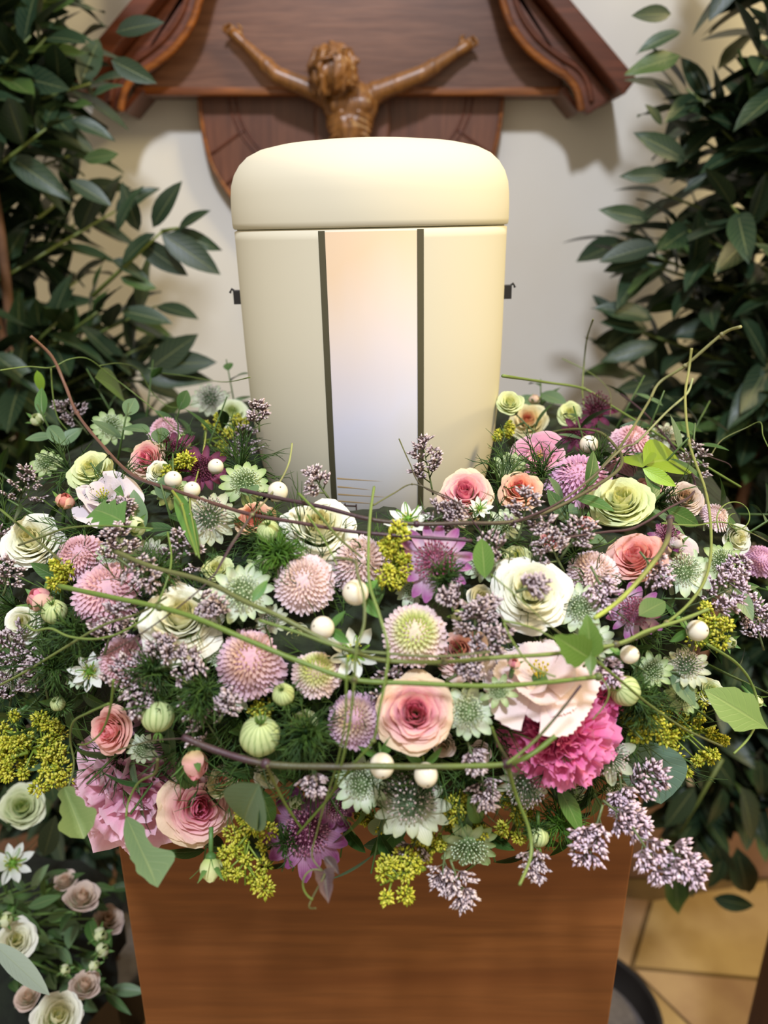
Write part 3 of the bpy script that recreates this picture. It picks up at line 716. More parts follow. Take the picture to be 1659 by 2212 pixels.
# ---- ruffled blooms
def ruffle(P, axis, Rr, label, cols, n=30, name='carnation', ser=.07, freq=5, wid=.95, t0=8, t1=98, rip=.15, layers=None, group=None, spread=1.0, nu=14, sx=1.0, sy=1.0, spin=None, centre=None):
    rr = random.Random(R.randrange(10 ** 6)); c0, c1, c2 = [lin(c) for c in cols]
    t = thing(name, label, 'flower', frame(P - Vector(axis) * Rr * .28, axis, rr.uniform(0, 6) if spin is None else spin), group)
    for i in range(n):
        f = (i + .5) / n; th = math.radians(t0 + (t1 - t0) * f ** .8 + rr.uniform(-7, 7)); phi = i * 2.39996 + rr.uniform(-.2, .2)
        L = Rr * (.62 + .42 * f) * rr.uniform(.9, 1.08); a1, a2, a3 = rr.uniform(0, 6), rr.uniform(0, 6), rr.uniform(.7, 1.3); W = wid * rr.uniform(.8, 1.15) * (.55 + .45 * f)
        tw = rr.uniform(-.5, .5) * (1 - f); sj = [rr.uniform(-1, 1) for _ in range(nu + 2)]
        mb = MB()
        def fn(u, v):
            iu = round((u + 1) * nu / 2); s = 1 + ser * ((.6 if iu % 2 else -.6) + .7 * sj[iu]) * (v > .93)
            l = L * v * s * (1 - .16 * u * u - (.34 * u ** 6 if name == 'lisianthus' else 0)); hw = L * W * (v ** 1.15) * .62
            bend = th + .35 * (v - .5) * (1 if f > .5 else -.3)
            o = rip * Rr * v * v * (math.sin(u * freq * a3 + a1) + .45 * math.sin(u * freq * 2.3 + a2 + v * 2))
            r = l * math.sin(bend) + o * math.cos(bend); z = l * math.cos(bend) - o * math.sin(bend)
            x, y = r, u * hw + tw * o
            ca, sa = math.cos(phi), math.sin(phi)
            return ((x * ca - y * sa) * sx, (x * sa + y * ca) * sy, z), mix(mix(c0, c1, v * 1.5), c2, max(0, v - .86) * 5)
        mb.grid(fn, nu, 8); ob('petal', mb.mesh('petal', PETAL), t)
    g = MB(); g.ball((0, 0, -.02 * Rr), (.18 * Rr, .18 * Rr, .25 * Rr), SEP[0], 8, 6); g.tube([(0, 0, 0), (0, 0, -Rr * .9)], .0016, SEP[0], 6)
    ob('calyx', g.mesh('calyx', GREEN), t)
    if centre:
        g = MB(); cc = lin(centre)
        for k in range(14):
            a = k * 2.4; q = .05 * Rr * math.sqrt(k); e = Vector((q * math.cos(a), q * math.sin(a), Rr * .42)); g.tube([(0, 0, 0), e], Rr * .008, cc, 4); g.octa(e, Rr * .03, cc, None, Rr * .045)
        ob('stamens', g.mesh('stamens', FLORET), t)
    return t
# ---- love-in-a-mist
NW = lin((240, 244, 238)); NG = lin((120, 170, 60)); NY = lin((206, 206, 70))
def threads(mb, n, L, c1, c2, r0=.00035, cone=1.5, droop=0.3, org=(0, 0, 0), fork=2, rr=R, zmin=-.3):
    for k in range(n):
        a = rr.uniform(0, 2 * PI); e = rr.uniform(zmin, cone); d = Vector((math.cos(a) * math.cos(e), math.sin(a) * math.cos(e), math.sin(e))); l = L * rr.uniform(.55, 1.1)
        cv = Vector((rr.uniform(-1, 1), rr.uniform(-1, 1), rr.uniform(-1, .6))) * .75; P = []; p = Vector(org)
        for j in range(5): P.append(p.copy()); p += (d + cv * j / 4 + Vector((0, 0, -droop * j / 4))).normalized() * l / 4
        c = mix(c1, c2, rr.random()); mb.tube(P, [r0 * 1.3, r0 * 1.2, r0, r0 * .8, r0 * .4], c, 3, False)
        for q in range(fork):
            j = rr.choice((1, 2, 3)); b = P[j]; d2 = (P[4] - P[2]).normalized(); d2 = (d2 + Vector((rr.uniform(-1, 1), rr.uniform(-1, 1), rr.uniform(-1, 1))) * .75).normalized()
            mb.tube([b, b + d2 * l * .22, b + (d2 + cv * .5).normalized() * l * .42], [r0, r0 * .8, r0 * .3], c, 3, False)
FG1, FG2 = lin((84, 116, 50)), lin((42, 70, 36))
def nigella(P, axis, Rr, label, group=None, horns=0, np_=8):
    t = thing('nigella_flower', label, 'flower', frame(P, axis, R.uniform(0, 6)), group); mb = MB()
    def fn(u, v):
        w = .21 * math.sin(PI * (v * .8 + .12)) ** 1.1 if v < .99 else .0
        return (.12 + .9 * v, u * w, .12 * v + .05 * u * u), mix(lin((214, 226, 190)), NW, v * 2)
    mb.grid(fn, 4, 6); pm = mb.mesh('petal', PETAL)
    for k in range(np_): L = Rr * R.uniform(.88, 1.08); ob('petal', pm, t, Matrix.Rotation(2 * PI * k / np_ + R.uniform(-.1, .1), 4, 'Z') @ Matrix.Rotation(R.uniform(-.3, .05), 4, 'Y') @ Matrix.Diagonal((L, L, L, 1)))
    g = MB()
    for k in range(26):
        a = k * 2.4; l = Rr * R.uniform(.28, .5); d = Vector((math.cos(a), math.sin(a), R.uniform(.5, 1.4))).normalized(); g.tube([(0, 0, 0), d * l * .6, d * l + Vector((0, 0, -.1 * Rr))], Rr * .012, lin((170, 190, 90)), 3); g.octa(d * l + Vector((0, 0, -.1 * Rr)), Rr * .035, NY, d, Rr * .06)
    ob('stamens', g.mesh('stamens', FLORET), t)['kind'] = 'stuff'
    g = MB(); g.ball((0, 0, Rr * .16), (Rr * .17, Rr * .17, Rr * .24), NG, 10, 8)
    for k in range(5):
        a = k * 2 * PI / 5; P2 = []
        for j in range(9): s = j / 8; rad = Rr * (.08 + .40 * math.sin(s * 2.6)); P2.append((rad * math.cos(a + s * .4), rad * math.sin(a + s * .4), Rr * (.30 + .42 * math.sin(s * 2.9) + .02)))
        g.tube(P2, [Rr * (.035 - .024 * j / 8) for j in range(9)], NG, 6)
    ob('seed_horns', g.mesh('horns', GREEN), t)
    g = MB(); threads(g, 26, Rr * 1.3, FG1, FG2, cone=.3, zmin=-1.2); ob('feathery_bracts', g.mesh('bracts', GREEN), t)['kind'] = 'stuff'
    return t
def pod(P, axis, Rr, label, nth=26, th=1.5, group=None):
    """striped seed pod with horned tip along axis"""
    axis = Vector(axis).normalized(); t = thing('nigella_pod', label, 'seed pod', frame(P, axis, R.uniform(0, 6)), group); mb = MB(); A, B2 = lin((206, 220, 158)), lin((104, 140, 62))
    def fn(u, v):
        a = u * PI; th_ = PI * v; rib = 1 + .022 * math.cos(a * 6) ; r = Rr * rib * math.sin(th_) ** .92
        st = abs(math.sin(a * 8 + math.sin(v * 6 + a) * .7)) ** .7; return (r * math.cos(a), r * math.sin(a), -Rr * .95 * math.cos(th_) * (1 - .08 * (1 - abs(math.cos(th_))))), mix(B2, A, st * 1.5)
    mb.grid(fn, 96, 14); ob('pod', mb.mesh('pod', GREEN), t)
    g = MB()
    for k in range(6):
        a = k * PI / 3; g.tube([(0, 0, Rr * .85), (Rr * .22 * math.cos(a), Rr * .22 * math.sin(a), Rr * 1.15), (Rr * .3 * math.cos(a + .3), Rr * .3 * math.sin(a + .3), Rr * 1.55)], [Rr * .07, Rr * .05, Rr * .03], B2, 5)
    ob('tip_horns', g.mesh('horns', GREEN), t)
    g = MB(); g.tube([(0, 0, -Rr * .9), (0, 0, -Rr * 2.4)], .0012, FG1, 6); ob('stem', g.mesh('stem', STEM), t)
    if nth:
        g = MB(); threads(g, nth, Rr * 2.2 * th / 1.5, FG1, FG2, cone=.9, org=(0, 0, -Rr), zmin=-.3); ob('feathery_bracts', g.mesh('bracts', GREEN), t)['kind'] = 'stuff'
    return t
# ---- snowberry
def berry(P, axis, Rr, label, leaves=True, ld=None):
    axis = Vector(axis).normalized(); t = thing('snowberry', label, 'berry', frame(P, axis, R.uniform(0, 6))); mb = MB(); c = lin((236, 228, 208))
    mb.ball((0, 0, 0), (Rr, Rr, Rr * 1.04), lambda v: mix(c, lin((222, 226, 190)), max(0, v - .7)), 24, 16); ob('berry', mb.mesh('berry', BERRY), t)
    g = MB(); g.ball((0, 0, Rr * 1.02), (Rr * .08, Rr * .08, Rr * .07), lin((90, 90, 50)), 6, 4)
    for k in range(5): a = k * 2 * PI / 5; g.octa((Rr * .07 * math.cos(a), Rr * .07 * math.sin(a), Rr * 1.05), Rr * .025, lin((110, 80, 50)), (math.cos(a), math.sin(a), 1), Rr * .07)
    ob('tip', g.mesh('tip', FLORET), t)
    g = MB(); g.tube([(0, 0, -Rr), (0, 0, -Rr * 2.2)], .0009, lin((92, 120, 50)), 5); ob('stem', g.mesh('stem', STEM), t)
    if leaves:
        for k in range(3):
            lm = leaf_mesh(('berry', k), lin((56, 104, 36)), lin((88, 132, 60)), .45, .15)
            a = k * 2.1 + R.uniform(-.3, .3); d = (Vector((math.cos(a), math.sin(a), -.35))).normalized()
            ob('leaf', lm, t, frame_leaf(Vector((0, 0, -Rr * 1.0)), d, Vector((0, 0, 1)), Rr * 2.1))
    return t
# ---- leaves: unit length along +X, face +Z
_leaf = {}
def leaf_mesh(key, c1, c2, w=.4, fold=.1, droop=.15, nu=4, nv=8, mat=None, lobes=None, wav=0.0, thick=None):
    if key in _leaf: return _leaf[key]
    mb = MB(); ph = R.uniform(0, 6)
    def fn(u, v):
        if lobes:
            x = v * (len(lobes) - 1); i = min(int(x), len(lobes) - 2); f = x - i; wl = lobes[i] * (1 - f) + lobes[i + 1] * f
            if isinstance(w, list): x = v * (len(w) - 1); i = min(int(x), len(w) - 2); wr = w[i] * (1 - f) + w[i + 1] * f
            else: wr = wl
            y = u * (wl if u < 0 else wr)
        else: y = u * w * .5 * math.sin(PI * min(1, v ** .85)) ** .85
        z = fold * abs(y) * 1.6 - droop * v * v + wav * math.sin(v * 9 + ph + u * 2) * abs(u)
        return (v, y, z), mix(c1, c2, .25 + .5 * v + .25 * abs(u))
    mb.grid(fn, nu, nv); _leaf[key] = mb.mesh('leaf', mat or LEAF); return _leaf[key]
def frame_leaf(P, d, n, L, roll=0, W=1.0):
    d = Vector(d).normalized(); n = Vector(n); n = n - d * n.dot(d); n = n.normalized() if n.length > 1e-6 else d.orthogonal().normalized(); y = n.cross(d)
    M = Matrix(((d.x, y.x, n.x, P[0]), (d.y, y.y, n.y, P[1]), (d.z, y.z, n.z, P[2]), (0, 0, 0, 1)))
    return M @ Matrix.Rotation(roll, 4, 'X') @ Matrix.Diagonal((L, L * W, L, 1))
# ---- statice (tiny lilac flowers on forked stems)
ST1, ST2 = lin((192, 172, 178)), lin((232, 218, 222)); STD = lin((146, 126, 128))
def statice(P, d, L, label, dens=1.0, c=(ST1, ST2), group=None, face=None, wide=.5, fr=.0014):
    rr = random.Random(R.randrange(10 ** 6)); d = Vector(d).normalized(); face = face if face is not None else (CAM - P).normalized()
    side = d.cross(face).normalized(); upn = side.cross(d).normalized()
    t = thing('statice_sprig', label, 'flower sprig', Matrix.Translation(P - d * L * .5), group)
    S = MB(); Fm = MB(); P0 = Vector((0, 0, 0)); g1, g2 = lin((92, 106, 66)), lin((112, 112, 80))
    bend = side * rr.uniform(-.15, .15)
    axisP = [d * L * s + bend * L * s * s for s in [j / 6 for j in range(7)]]
    S.tube(axisP, [.0008, .0008, .0007, .0006, .0005, .0005, .0004], g1, 4)
    nb = int(5 + 3 * dens)
    def floretrow(A, B, n):
        w = (B - A); wn = w.normalized(); o = (wn.cross(side)).normalized() if abs(wn.dot(side)) < .95 else upn
        for q in range(n):
            s = (q + rr.random() * .6) / n; p = A + w * s
            for e in range(2):
                dd = (wn * .5 + upn * rr.uniform(-.2, .9) + side * rr.uniform(-.9, .9)).normalized(); l = fr * rr.uniform(1.5, 2.4)
                Fm.tube([p, p + dd * l], [fr * .25, fr * .55], STD, 3, False)
                cc = mix(c[0], c[1], rr.random()); Fm.octa(p + dd * l * 1.1, fr * rr.uniform(.40, .58), cc, dd, fr * 1.05)
    for k in range(nb):
        s = .22 + .74 * k / nb; A = d * L * s + bend * L * s * s; sg = 1 if k % 2 else -1
        bd = (d * rr.uniform(.5, .9) + side * sg * rr.uniform(.5, 1.0) + upn * rr.uniform(-.2, .5)).normalized(); l = L * wide * (1.05 - .7 * s) * rr.uniform(.75, 1.1)
        B = A + bd * l; S.tube([A, B], [.0005, .0003], g1, 3); floretrow(A.lerp(B, .35), B, max(3, int(l / fr / 1.25 * dens)))
        for q in range(2):
            A2 = A.lerp(B, .35 + .3 * q); b2 = (bd + side * rr.uniform(-1, 1) + upn * rr.uniform(-.3, .6)).normalized(); B2_ = A2 + b2 * l * .42; S.tube([A2, B2_], .0003, g1, 3); floretrow(A2, B2_, max(2, int(l * .42 / fr / 1.2 * dens)))
    floretrow(d * L * .82 + bend * L * .7, d * L + bend * L, max(4, int(.18 * L / fr * dens)))
    ob('stem', S.mesh('stem', STEM), t); ob('florets', Fm.mesh('florets', FLORET), t)['kind'] = 'stuff'; return t
# ---- yellow filler
YL = [lin((204, 200, 66)), lin((156, 166, 50)), lin((222, 218, 96))]
def yellow(P, d, L, label, n=9, spread=.6, cr0=.006, group=None, drop=0):
    rr = random.Random(R.randrange(10 ** 6)); d = Vector(d).normalized(); face = (CAM - P).normalized(); side = d.cross(face).normalized(); upn = side.cross(d)
    t = thing('goldenrod_sprig', label, 'flower sprig', Matrix.Translation(P - d * L * .5), group); S = MB(); Fm = MB()
    S.tube([Vector((0, 0, 0)), d * L * .5 + side * L * .05, d * L * .95], [.0012, .001, .0006], lin((110, 130, 40)), 5)
    for k in range(n):
        s = .15 + .85 * k / n; A = d * L * max(0, s - .2); c = d * L * s + side * rr.uniform(-1, 1) * L * spread * .5 + upn * rr.uniform(-.1, .25) * L * .5
        S.tube([A, A.lerp(c, .5) + upn * .001, c], [.0007, .0006, .0004], lin((120, 140, 50)), 4); r = cr0 * rr.uniform(.65, 1.25)
        for q in range(74):
            v = Vector((rr.gauss(0, 1), rr.gauss(0, 1), rr.gauss(0, 1))).normalized() * r * rr.uniform(.45, 1.05); Fm.octa(c + v, .00075 * rr.uniform(.7, 1.4), rr.choice(YL), v, .0014)
    ob('stem', S.mesh('stem', STEM), t); ob('florets', Fm.mesh('florets', FLORET), t)['kind'] = 'stuff'; return t
def feather(P, axis, L, label, n=60, c=(FG1, FG2), group=None):
    t = thing('feathery_foliage', label, 'foliage', frame(P, axis, R.uniform(0, 6)), group); g = MB(); threads(g, n, L, c[0], c[1], cone=1.4, zmin=-.5, fork=3); g.tube([(0, 0, 0), (0, 0, -L * .8)], .0008, c[0], 4)
    o = ob('thread_leaves', g.mesh('threads', GREEN), t); o['kind'] = 'stuff'; return t

# ================================================================== LAUREL BUSHES
GRAVEL = plain('grey_gravel', lin((120, 112, 110)), 0.8, 60, 0.3, 0.5)
LL = [leaf_mesh('laurel_a', lin((26, 42, 28)), lin((36, 56, 36)), .40, .16, .12, 2, 7), leaf_mesh('laurel_b', lin((24, 40, 30)), lin((40, 62, 38)), .36, .22, .25, 2, 7, wav=.02),
      leaf_mesh('laurel_c', lin((36, 56, 30)), lin((64, 88, 42)), .38, .14, .05, 2, 7, wav=.03)]
def bush(side, label, rf, extra, X, Y, zlo, pot=(0, 0)):
    rr = random.Random(31 + side); t = thing('laurel_bush', label, 'bush', Matrix.Translation((X, Y, 0)))
    mb = MB(); tc = lin((120, 84, 58))
    for k in range(3):
        P = [Vector((rr.uniform(-.02, .02) + .012 * k + pot[0] * (1, 1, 1, .6, .2, 0, 0, 0, 0)[z], rr.uniform(-.02, .02) + pot[1] * (1, 1, 1, .6, .2, 0, 0, 0, 0)[z], .09 + z * .23)) for z in range(9)]
        mb.tube(catmull(P, 4), [.011 - .006 * q / 32 for q in range(33)], tc, 8)
    ob('trunk', mb.mesh('trunk', plain('bark', tc, .7, 30, .35, .4)), t)
    mb = MB(); MP = Matrix.Translation((pot[0], pot[1], 0))
    mb.lathe([(0.0, 0), (0.105, 0), (0.11, 0.006), (0.127, 0.125), (0.134, 0.13), (0.134, 0.148), (0.128, 0.150), (0.124, 0.145), (0.119, 0.085), (0.0, 0.085)], 48); ob('pot', mb.mesh('pot', BLK), t, MP, label='round black pot with grey filling')
    mb = MB(); mb.lathe([(0.1185, 0.09), (0.10, 0.096), (0.05, 0.099), (0.0, 0.10)], 40); ob('pot_filling', mb.mesh('filling', GRAVEL), t, MP)
    leaves = []; tw = MB(); base = Vector((X, Y, 0)); gc = lin((96, 110, 52))
    def twig(A, B, n, droop=0.0):
        d = (B - A); L = d.length; d.normalize(); mid = A.lerp(B, .5) + Vector((0, 0, -droop * L)); pts_ = [A, mid, B]
        tw.tube(catmull([p - base for p in pts_], 3), [.0032, .003, .0028, .0026, .0022, .0018, .0014], gc, 5)
        for k in range(n):
            s = .25 + .75 * k / max(1, n - 1); p = A.lerp(B, s) + Vector((0, 0, -droop * L * 4 * s * (1 - s) * .5)); ph = k * 2.4 + rr.uniform(-.4, .4)
            x = d.orthogonal().normalized(); y = d.cross(x); o = x * math.cos(ph) + y * math.sin(ph)
            ld = (d * rr.uniform(.4, 1.0) + o * (.9 if s < .98 else .25) + Vector((0, 0, rr.uniform(-.35, .25)))).normalized()
            leaves.append((p, ld, Vector((0, 0, 1)) + o * .3 + Vector((rr.uniform(-.5, .5), rr.uniform(-.8, .2), 0)), rr.uniform(.066, .096) if s < .95 else rr.uniform(.055, .078), rr.uniform(-.5, .5), rr.random()))
    z = zlo
    while z < 1.98:
        for q in range(7):
            a = rr.uniform(0, 2 * PI); inner = -side * math.cos(a)      # 1 towards the picture's middle
            r = rf(z) if inner > -.3 else .22
            r = r * rr.uniform(.62, 1.0) - .03; A = base + Vector((rr.uniform(-.02, .02), rr.uniform(-.02, .02), z - .05)); B = base + Vector((math.cos(a) * r, math.sin(a) * r * .72, z + rr.uniform(-.01, .07)))
            if B.z < 1.0: B.z -= .08
            twig(A, B, 10)
        z += .042
    for (x0, y0, x1, y1, d, lf) in extra:
        A = at_y(x0, y0, d + .12); B = at_y(x1, y1, d + .11)
        if lf: leaves.append((A, (B - A).normalized(), Vector((rr.uniform(-.4, .4), -1, .5)), (B - A).length * 1.04, rr.uniform(-.4, .4), rr.random()))
        else:
            g = MB(); g.tube([A - base, (A - base).lerp(B - base, .5), B - base], [.003, .0024, .0014], gc, 5); ob('twig', g.mesh('twig', STEM), t)
    ob('twigs', tw.mesh('twigs', STEM), t)
    sc = []
    for l in leaves:
        px, py = to_px(l[0]); vis = -40 < px < 1700 and -60 < py < 2260; sc.append((0 if vis else 1, l[0].y - .0 * l[3], l))
    sc.sort(key=lambda q: (q[0], q[1])); rest = MB()
    for i, (_, _, l) in enumerate(sc):
        M = frame_leaf(l[0] - base, l[1], l[2], l[3], l[4]); me = LL[0 if l[5] < .5 else 1 if l[5] < .88 else 2]
        if i < 300: ob('leaf', me, t, M)
        else:
            b = len(rest.v); rest.v += [tuple(M @ v.co) for v in me.vertices]; rest.c += [tuple(c.color) for c in me.color_attributes['Col'].data]
            rest.u += [((k % 3) / 2, (k // 3) / 7) for k in range(len(me.vertices))]; rest.f += [tuple(b + q for q in p.vertices) for p in me.polygons]
    if rest.v: ob('inner_leaves', rest.mesh('leaves', LEAF), t)['kind'] = 'stuff'
def pw(tab):
    def f(z):
        if z <= tab[0][0]: return tab[0][1]
        for (a, ra), (b, rb) in zip(tab, tab[1:]):
            if z <= b: return ra + (rb - ra) * (z - a) / (b - a)
        return tab[-1][1]
    return f
exL = [(200, 640, 350, 500, .90, 0), (350, 500, 385, 492, .9, 0), (330, 492, 382, 392, .9, 1), (385, 495, 446, 450, .89, 1), (372, 500, 468, 535, .9, 1), (348, 505, 470, 585, .89, 1), (300, 520, 398, 592, .9, 1), (300, 500, 262, 398, .9, 1), (255, 505, 282, 400, .88, 1), (335, 505, 250, 560, .89, 1),
       (260, 600, 336, 622, .9, 1), (240, 560, 322, 596, .9, 1), (262, 672, 366, 690, .9, 1), (320, 800, 418, 726, .88, 1), (330, 790, 458, 778, .88, 1), (300, 810, 442, 812, .88, 1), (150, 260, 238, 285, .92, 1), (180, 345, 252, 332, .9, 1), (150, 390, 236, 436, .9, 1), (240, 130, 330, 175, .9, 1), (250, 70, 345, 42, .9, 1), (200, 210, 250, 172, .9, 1)]
exR = [(1400, 475, 1308, 450, .89, 1), (1420, 530, 1302, 556, .89, 1), (1400, 560, 1310, 580, .9, 1), (1410, 690, 1300, 652, .89, 1), (1400, 710, 1306, 690, .9, 1), (1420, 745, 1308, 770, .88, 1), (1480, 345, 1386, 284, .9, 1), (1440, 380, 1352, 375, .9, 1), (1470, 120, 1356, 155, .9, 1), (1450, 30, 1372, 30, .9, 1), (1470, 70, 1385, 95, .9, 1), (1420, 820, 1335, 845, .9, 1), (1430, 270, 1400, 225, .9, 1),
       (1560, 1640, 1470, 1800, .80, 0), (1450, 1840, 1470, 1975, .78, 1), (1498, 1830, 1508, 1945, .78, 1), (1545, 1820, 1580, 1925, .8, 1), (1560, 1850, 1540, 1930, .8, 1), (1590, 1830, 1625, 1955, .8, 1), (1540, 1940, 1630, 1960, .82, 1), (1600, 1700, 1640, 1820, .8, 1), (1500, 1700, 1440, 1790, .8, 1), (1560, 1700, 1545, 1800, .8, 1), (1480, 1650, 1420, 1740, .82, 1), (1530, 1620, 1590, 1700, .82, 1), (1640, 1640, 1655, 1730, .82, 1)]
bush(-1, 'dark green laurel bush rising on the left of the cream urn', pw([(.9, .22), (1.12, .29), (1.25, .29), (1.34, .26), (1.46, .22), (1.56, .20), (1.66, .25)]), exL, -.55, 1.08, .5)
bush(1, 'dark green laurel bush rising on the right of the cream urn', pw([(.6, .17), (.9, .18), (1.1, .22), (1.22, .27), (1.42, .28), (1.52, .22), (1.7, .23)]), exR, .55, 1.08, .56, (.345 - .55, .945 - 1.08))

# ================================================================== WREATH BASE AND GREEN FILLING
mb = MB()
def base(u, v):
    a = u * PI; q = v * 2 * PI; n1 = mn.noise(Vector((math.cos(a) * 6, math.sin(a) * 6, q * 1.5))); rad = 1 + .22 * n1
    r = .192 + .086 * math.cos(q) * rad; z = TOPZ + .004 + .036 + .040 * math.sin(q) * rad
    return (UX + r * math.cos(a), UY + r * math.sin(a), max(z, TOPZ + .002)), mix(lin((26, 38, 18)), lin((40, 52, 24)), n1 * .5 + .5)
mb.grid(base, 120, 18)
def overhang(u, v):             # the underside that bulges out over the pedestal edges
    a = u * PI; ca, sa = math.cos(a), math.sin(a); sq = min(.1825 / max(1e-6, abs(ca)), (.1835 if sa < 0 else .1835) / max(1e-6, abs(sa))) + .004
    ro = max(sq + .012, .262); q = v * 2 * PI; n1 = mn.noise(Vector((ca * 7, sa * 7, q * 1.3))); rad = 1 + .25 * n1
    cz = TOPZ - .012; hz = .058 * rad; rc = (sq + ro) / 2; hr = (ro - sq) / 2
    r = rc + hr * math.cos(q) * (rad if math.cos(q) > 0 else 1)
    return (UX + r * ca, UY + r * sa, cz + hz * math.sin(q)), mix(lin((26, 38, 18)), lin((40, 52, 24)), n1 * .5 + .5)
mb.grid(overhang, 120, 14)
o = ob('wreath_base', mb.mesh('wreath_base', plain('moss', lin((34, 46, 22)), .9, 90, .7, 1.0))); tag(o, 'dark mossy ring under the flowers that circle the urn', 'wreath')
FL = [leaf_mesh('fill_a', lin((44, 78, 34)), lin((70, 106, 48)), .42, .12, .2), leaf_mesh('fill_b', lin((36, 62, 32)), lin((56, 88, 42)), .34, .15, .3), leaf_mesh('fill_c', lin((70, 96, 66)), lin((96, 122, 86)), .5, .1, .1)]
def toc(P): return (CAM - P).normalized()
def A_(P, ax, ay):
    if ax is None: return (toc(P) * .7 + nrm(P) * .7).normalized()
    return (toc(P) + RT * ax + UP * ay).normalized()
# ================================================================== FLOWERS (photo x, photo y, width in photo px)
def sz(P, d): return d * .5 / F * depth_of(P)
def put(px, py, lift=0.0): return surf(px, py, lift)
for px, py, d, ax, ay, pal, n, ok, lab, *lf in [
 (1005, 1062, 128, -.05, .55, 'pink', 26, .9, 'pink-hearted peach rose leaning on the front right of the urn'),
 (1122, 1056, 104, -.1, .6, 'peach', 22, .9, 'peach rose just right of the pink-hearted rose at the urn'),
 (897, 1540, 176, .02, .12, 'pink', 30, 1, 'large pink rose with cream rim facing out at the wreath centre', .012),
 (430, 1745, 168, .18, -.10, 'pink', 30, 1, 'pink and cream rose at the lower left above the green bud', .012),
 (1372, 1200, 128, -.25, .7, 'salmon', 24, .75, 'salmon pink rose seen from the side at the right'),
 (1140, 908, 92, -.05, .5, 'creamp', 22, .7, 'small cream rose with pink heart behind the right of the urn'),
 (316, 990, 92, -.5, .3, 'pink2', 20, .8, 'pink rose beside the dark maroon flowers at the left back'),
 (235, 1580, 112, -.6, -.2, 'salmon', 22, .8, 'pink and cream rose half hidden above the big lilac bloom'),
 (992, 1405, 130, -.2, .35, 'pale', 24, .9, 'pale dusty rose behind the statice right of centre', -.008),
 (1480, 1075, 90, .2, .5, 'blush', 20, .8, 'blush cream rose behind the bright leaves at the right'),
 (690, 1135, 178, .0, .75, 'white', 28, 1, 'wide white rose lying open at the foot of the urn'),
 (1150, 1278, 176, .18, .25, 'white', 30, 1, 'large creamy white open rose right of the magenta star flower', .006),
 (392, 1330, 186, -.1, .55, 'white', 30, 1, 'large white rose crossed by the green vine at the left', .004),
 (66, 1165, 140, -.35, .45, 'white', 26, .8, 'cream white rose at the far left edge of the wreath'),
 (196, 1012, 104, -.3, .6, 'cream', 22, .9, 'small loose cream rose at the left back'),
 (1342, 1078, 142, .0, .75, 'cream', 26, .8, 'green-tinged cream rose below the bright leaves'),
 (48, 1345, 92, -.4, .2, 'white', 20, .9, 'white rose low at the left edge under the peach bud'),
 (470, 1228, 74, .0, .7, 'cream', 18, .6, 'small cream rose bud opening above the white astrantia', -.005),
 (640, 1375, 78, -.3, .5, 'greenw', 18, .6, 'small greenish cream rose below the left white berry', -.012),
 (1102, 868, 62, .1, .5, 'cream', 16, .7, 'tiny cream rose closest to the right of the urn at the back'),
 (1232, 892, 60, .1, .5, 'cream', 16, .7, 'tiny cream rose beside the maroon bud at the back'),
 (478, 1688, 74, .1, .5, 'creamp', 18, .6, 'small cream rose tucked behind the coral bud', -.012),
 (1538, 1492, 64, .5, .3, 'greenw', 16, .7, 'pale greenish rose by the light green leaf at the right'),
 (1400, 1055, 70, .2, .6, 'salmon', 16, .7, 'small pink rose half hidden right of the green-tinged rose', -.012),
 (548, 1118, 96, -.1, .7, 'peach', 18, .7, 'peach rose half hidden beneath the dark purple vine', -.008),
 (502, 890, 74, .0, .5, 'greenw', 18, 1, 'greenish white open rose at the back left of the urn'),
 (345, 1020, 62, .2, .5, 'white', 16, .8, 'small white rose among the maroon flowers at the left', -.006),
 (1190, 1165, 60, .1, .6, 'pink2', 16, .7, 'small deep pink rose hidden among the lilac statice', -.015)]:
    P = put(px, py, lf[0] if lf else 0.0); rose(P, A_(P, ax, ay), sz(P, d) * .86, pal, lab, n, openk=ok)
for px, py, w, ax, ay, pal, L_, lab in [
 (422, 1655, 66, .10, -2.5, 'salmon', 1.75, 'coral rosebud hanging above the lower left pink rose'),
 (455, 1880, 56, -.05, -4.0, 'cream', 1.7, 'cream rosebud hanging lowest in front of the pedestal'),
 (140, 1080, 46, .1, 1.2, 'peach', 1.4, 'small peach rosebud beside the lilac-white bloom'),
 (84, 1292, 66, -.9, 1.0, 'pink2', 1.4, 'pink rosebud left of the pink pompons'),
 (1266, 1130, 48, -.3, 1.6, 'salmon', 1.3, 'small salmon rosebud between statice and the salmon rose'),
 (1155, 862, 28, .1, 2.4, 'blush', 1.5, 'tiny rosebud with spiky sepals above the back right rose'),
 (296, 1138, 50, .9, .4, 'greenw', 1.3, 'round pale green bud above the left pompons'),
 (1110, 1432, 34, .2, .9, 'pink2', 1.3, 'little pink bud by the trailing vine right of centre'),
 (968, 1752, 50, .2, -1.0, 'greenw', 1.5, 'striped greenish bud below the right pair of berries'),
 (1462, 1170, 40, .3, 1.0, 'lilacw', 1.4, 'small lilac-white bud right of the salmon rose')]:
    P = put(px, py, .012); bud(P, A_(P, ax, ay), sz(P, w), pal, lab, L_)
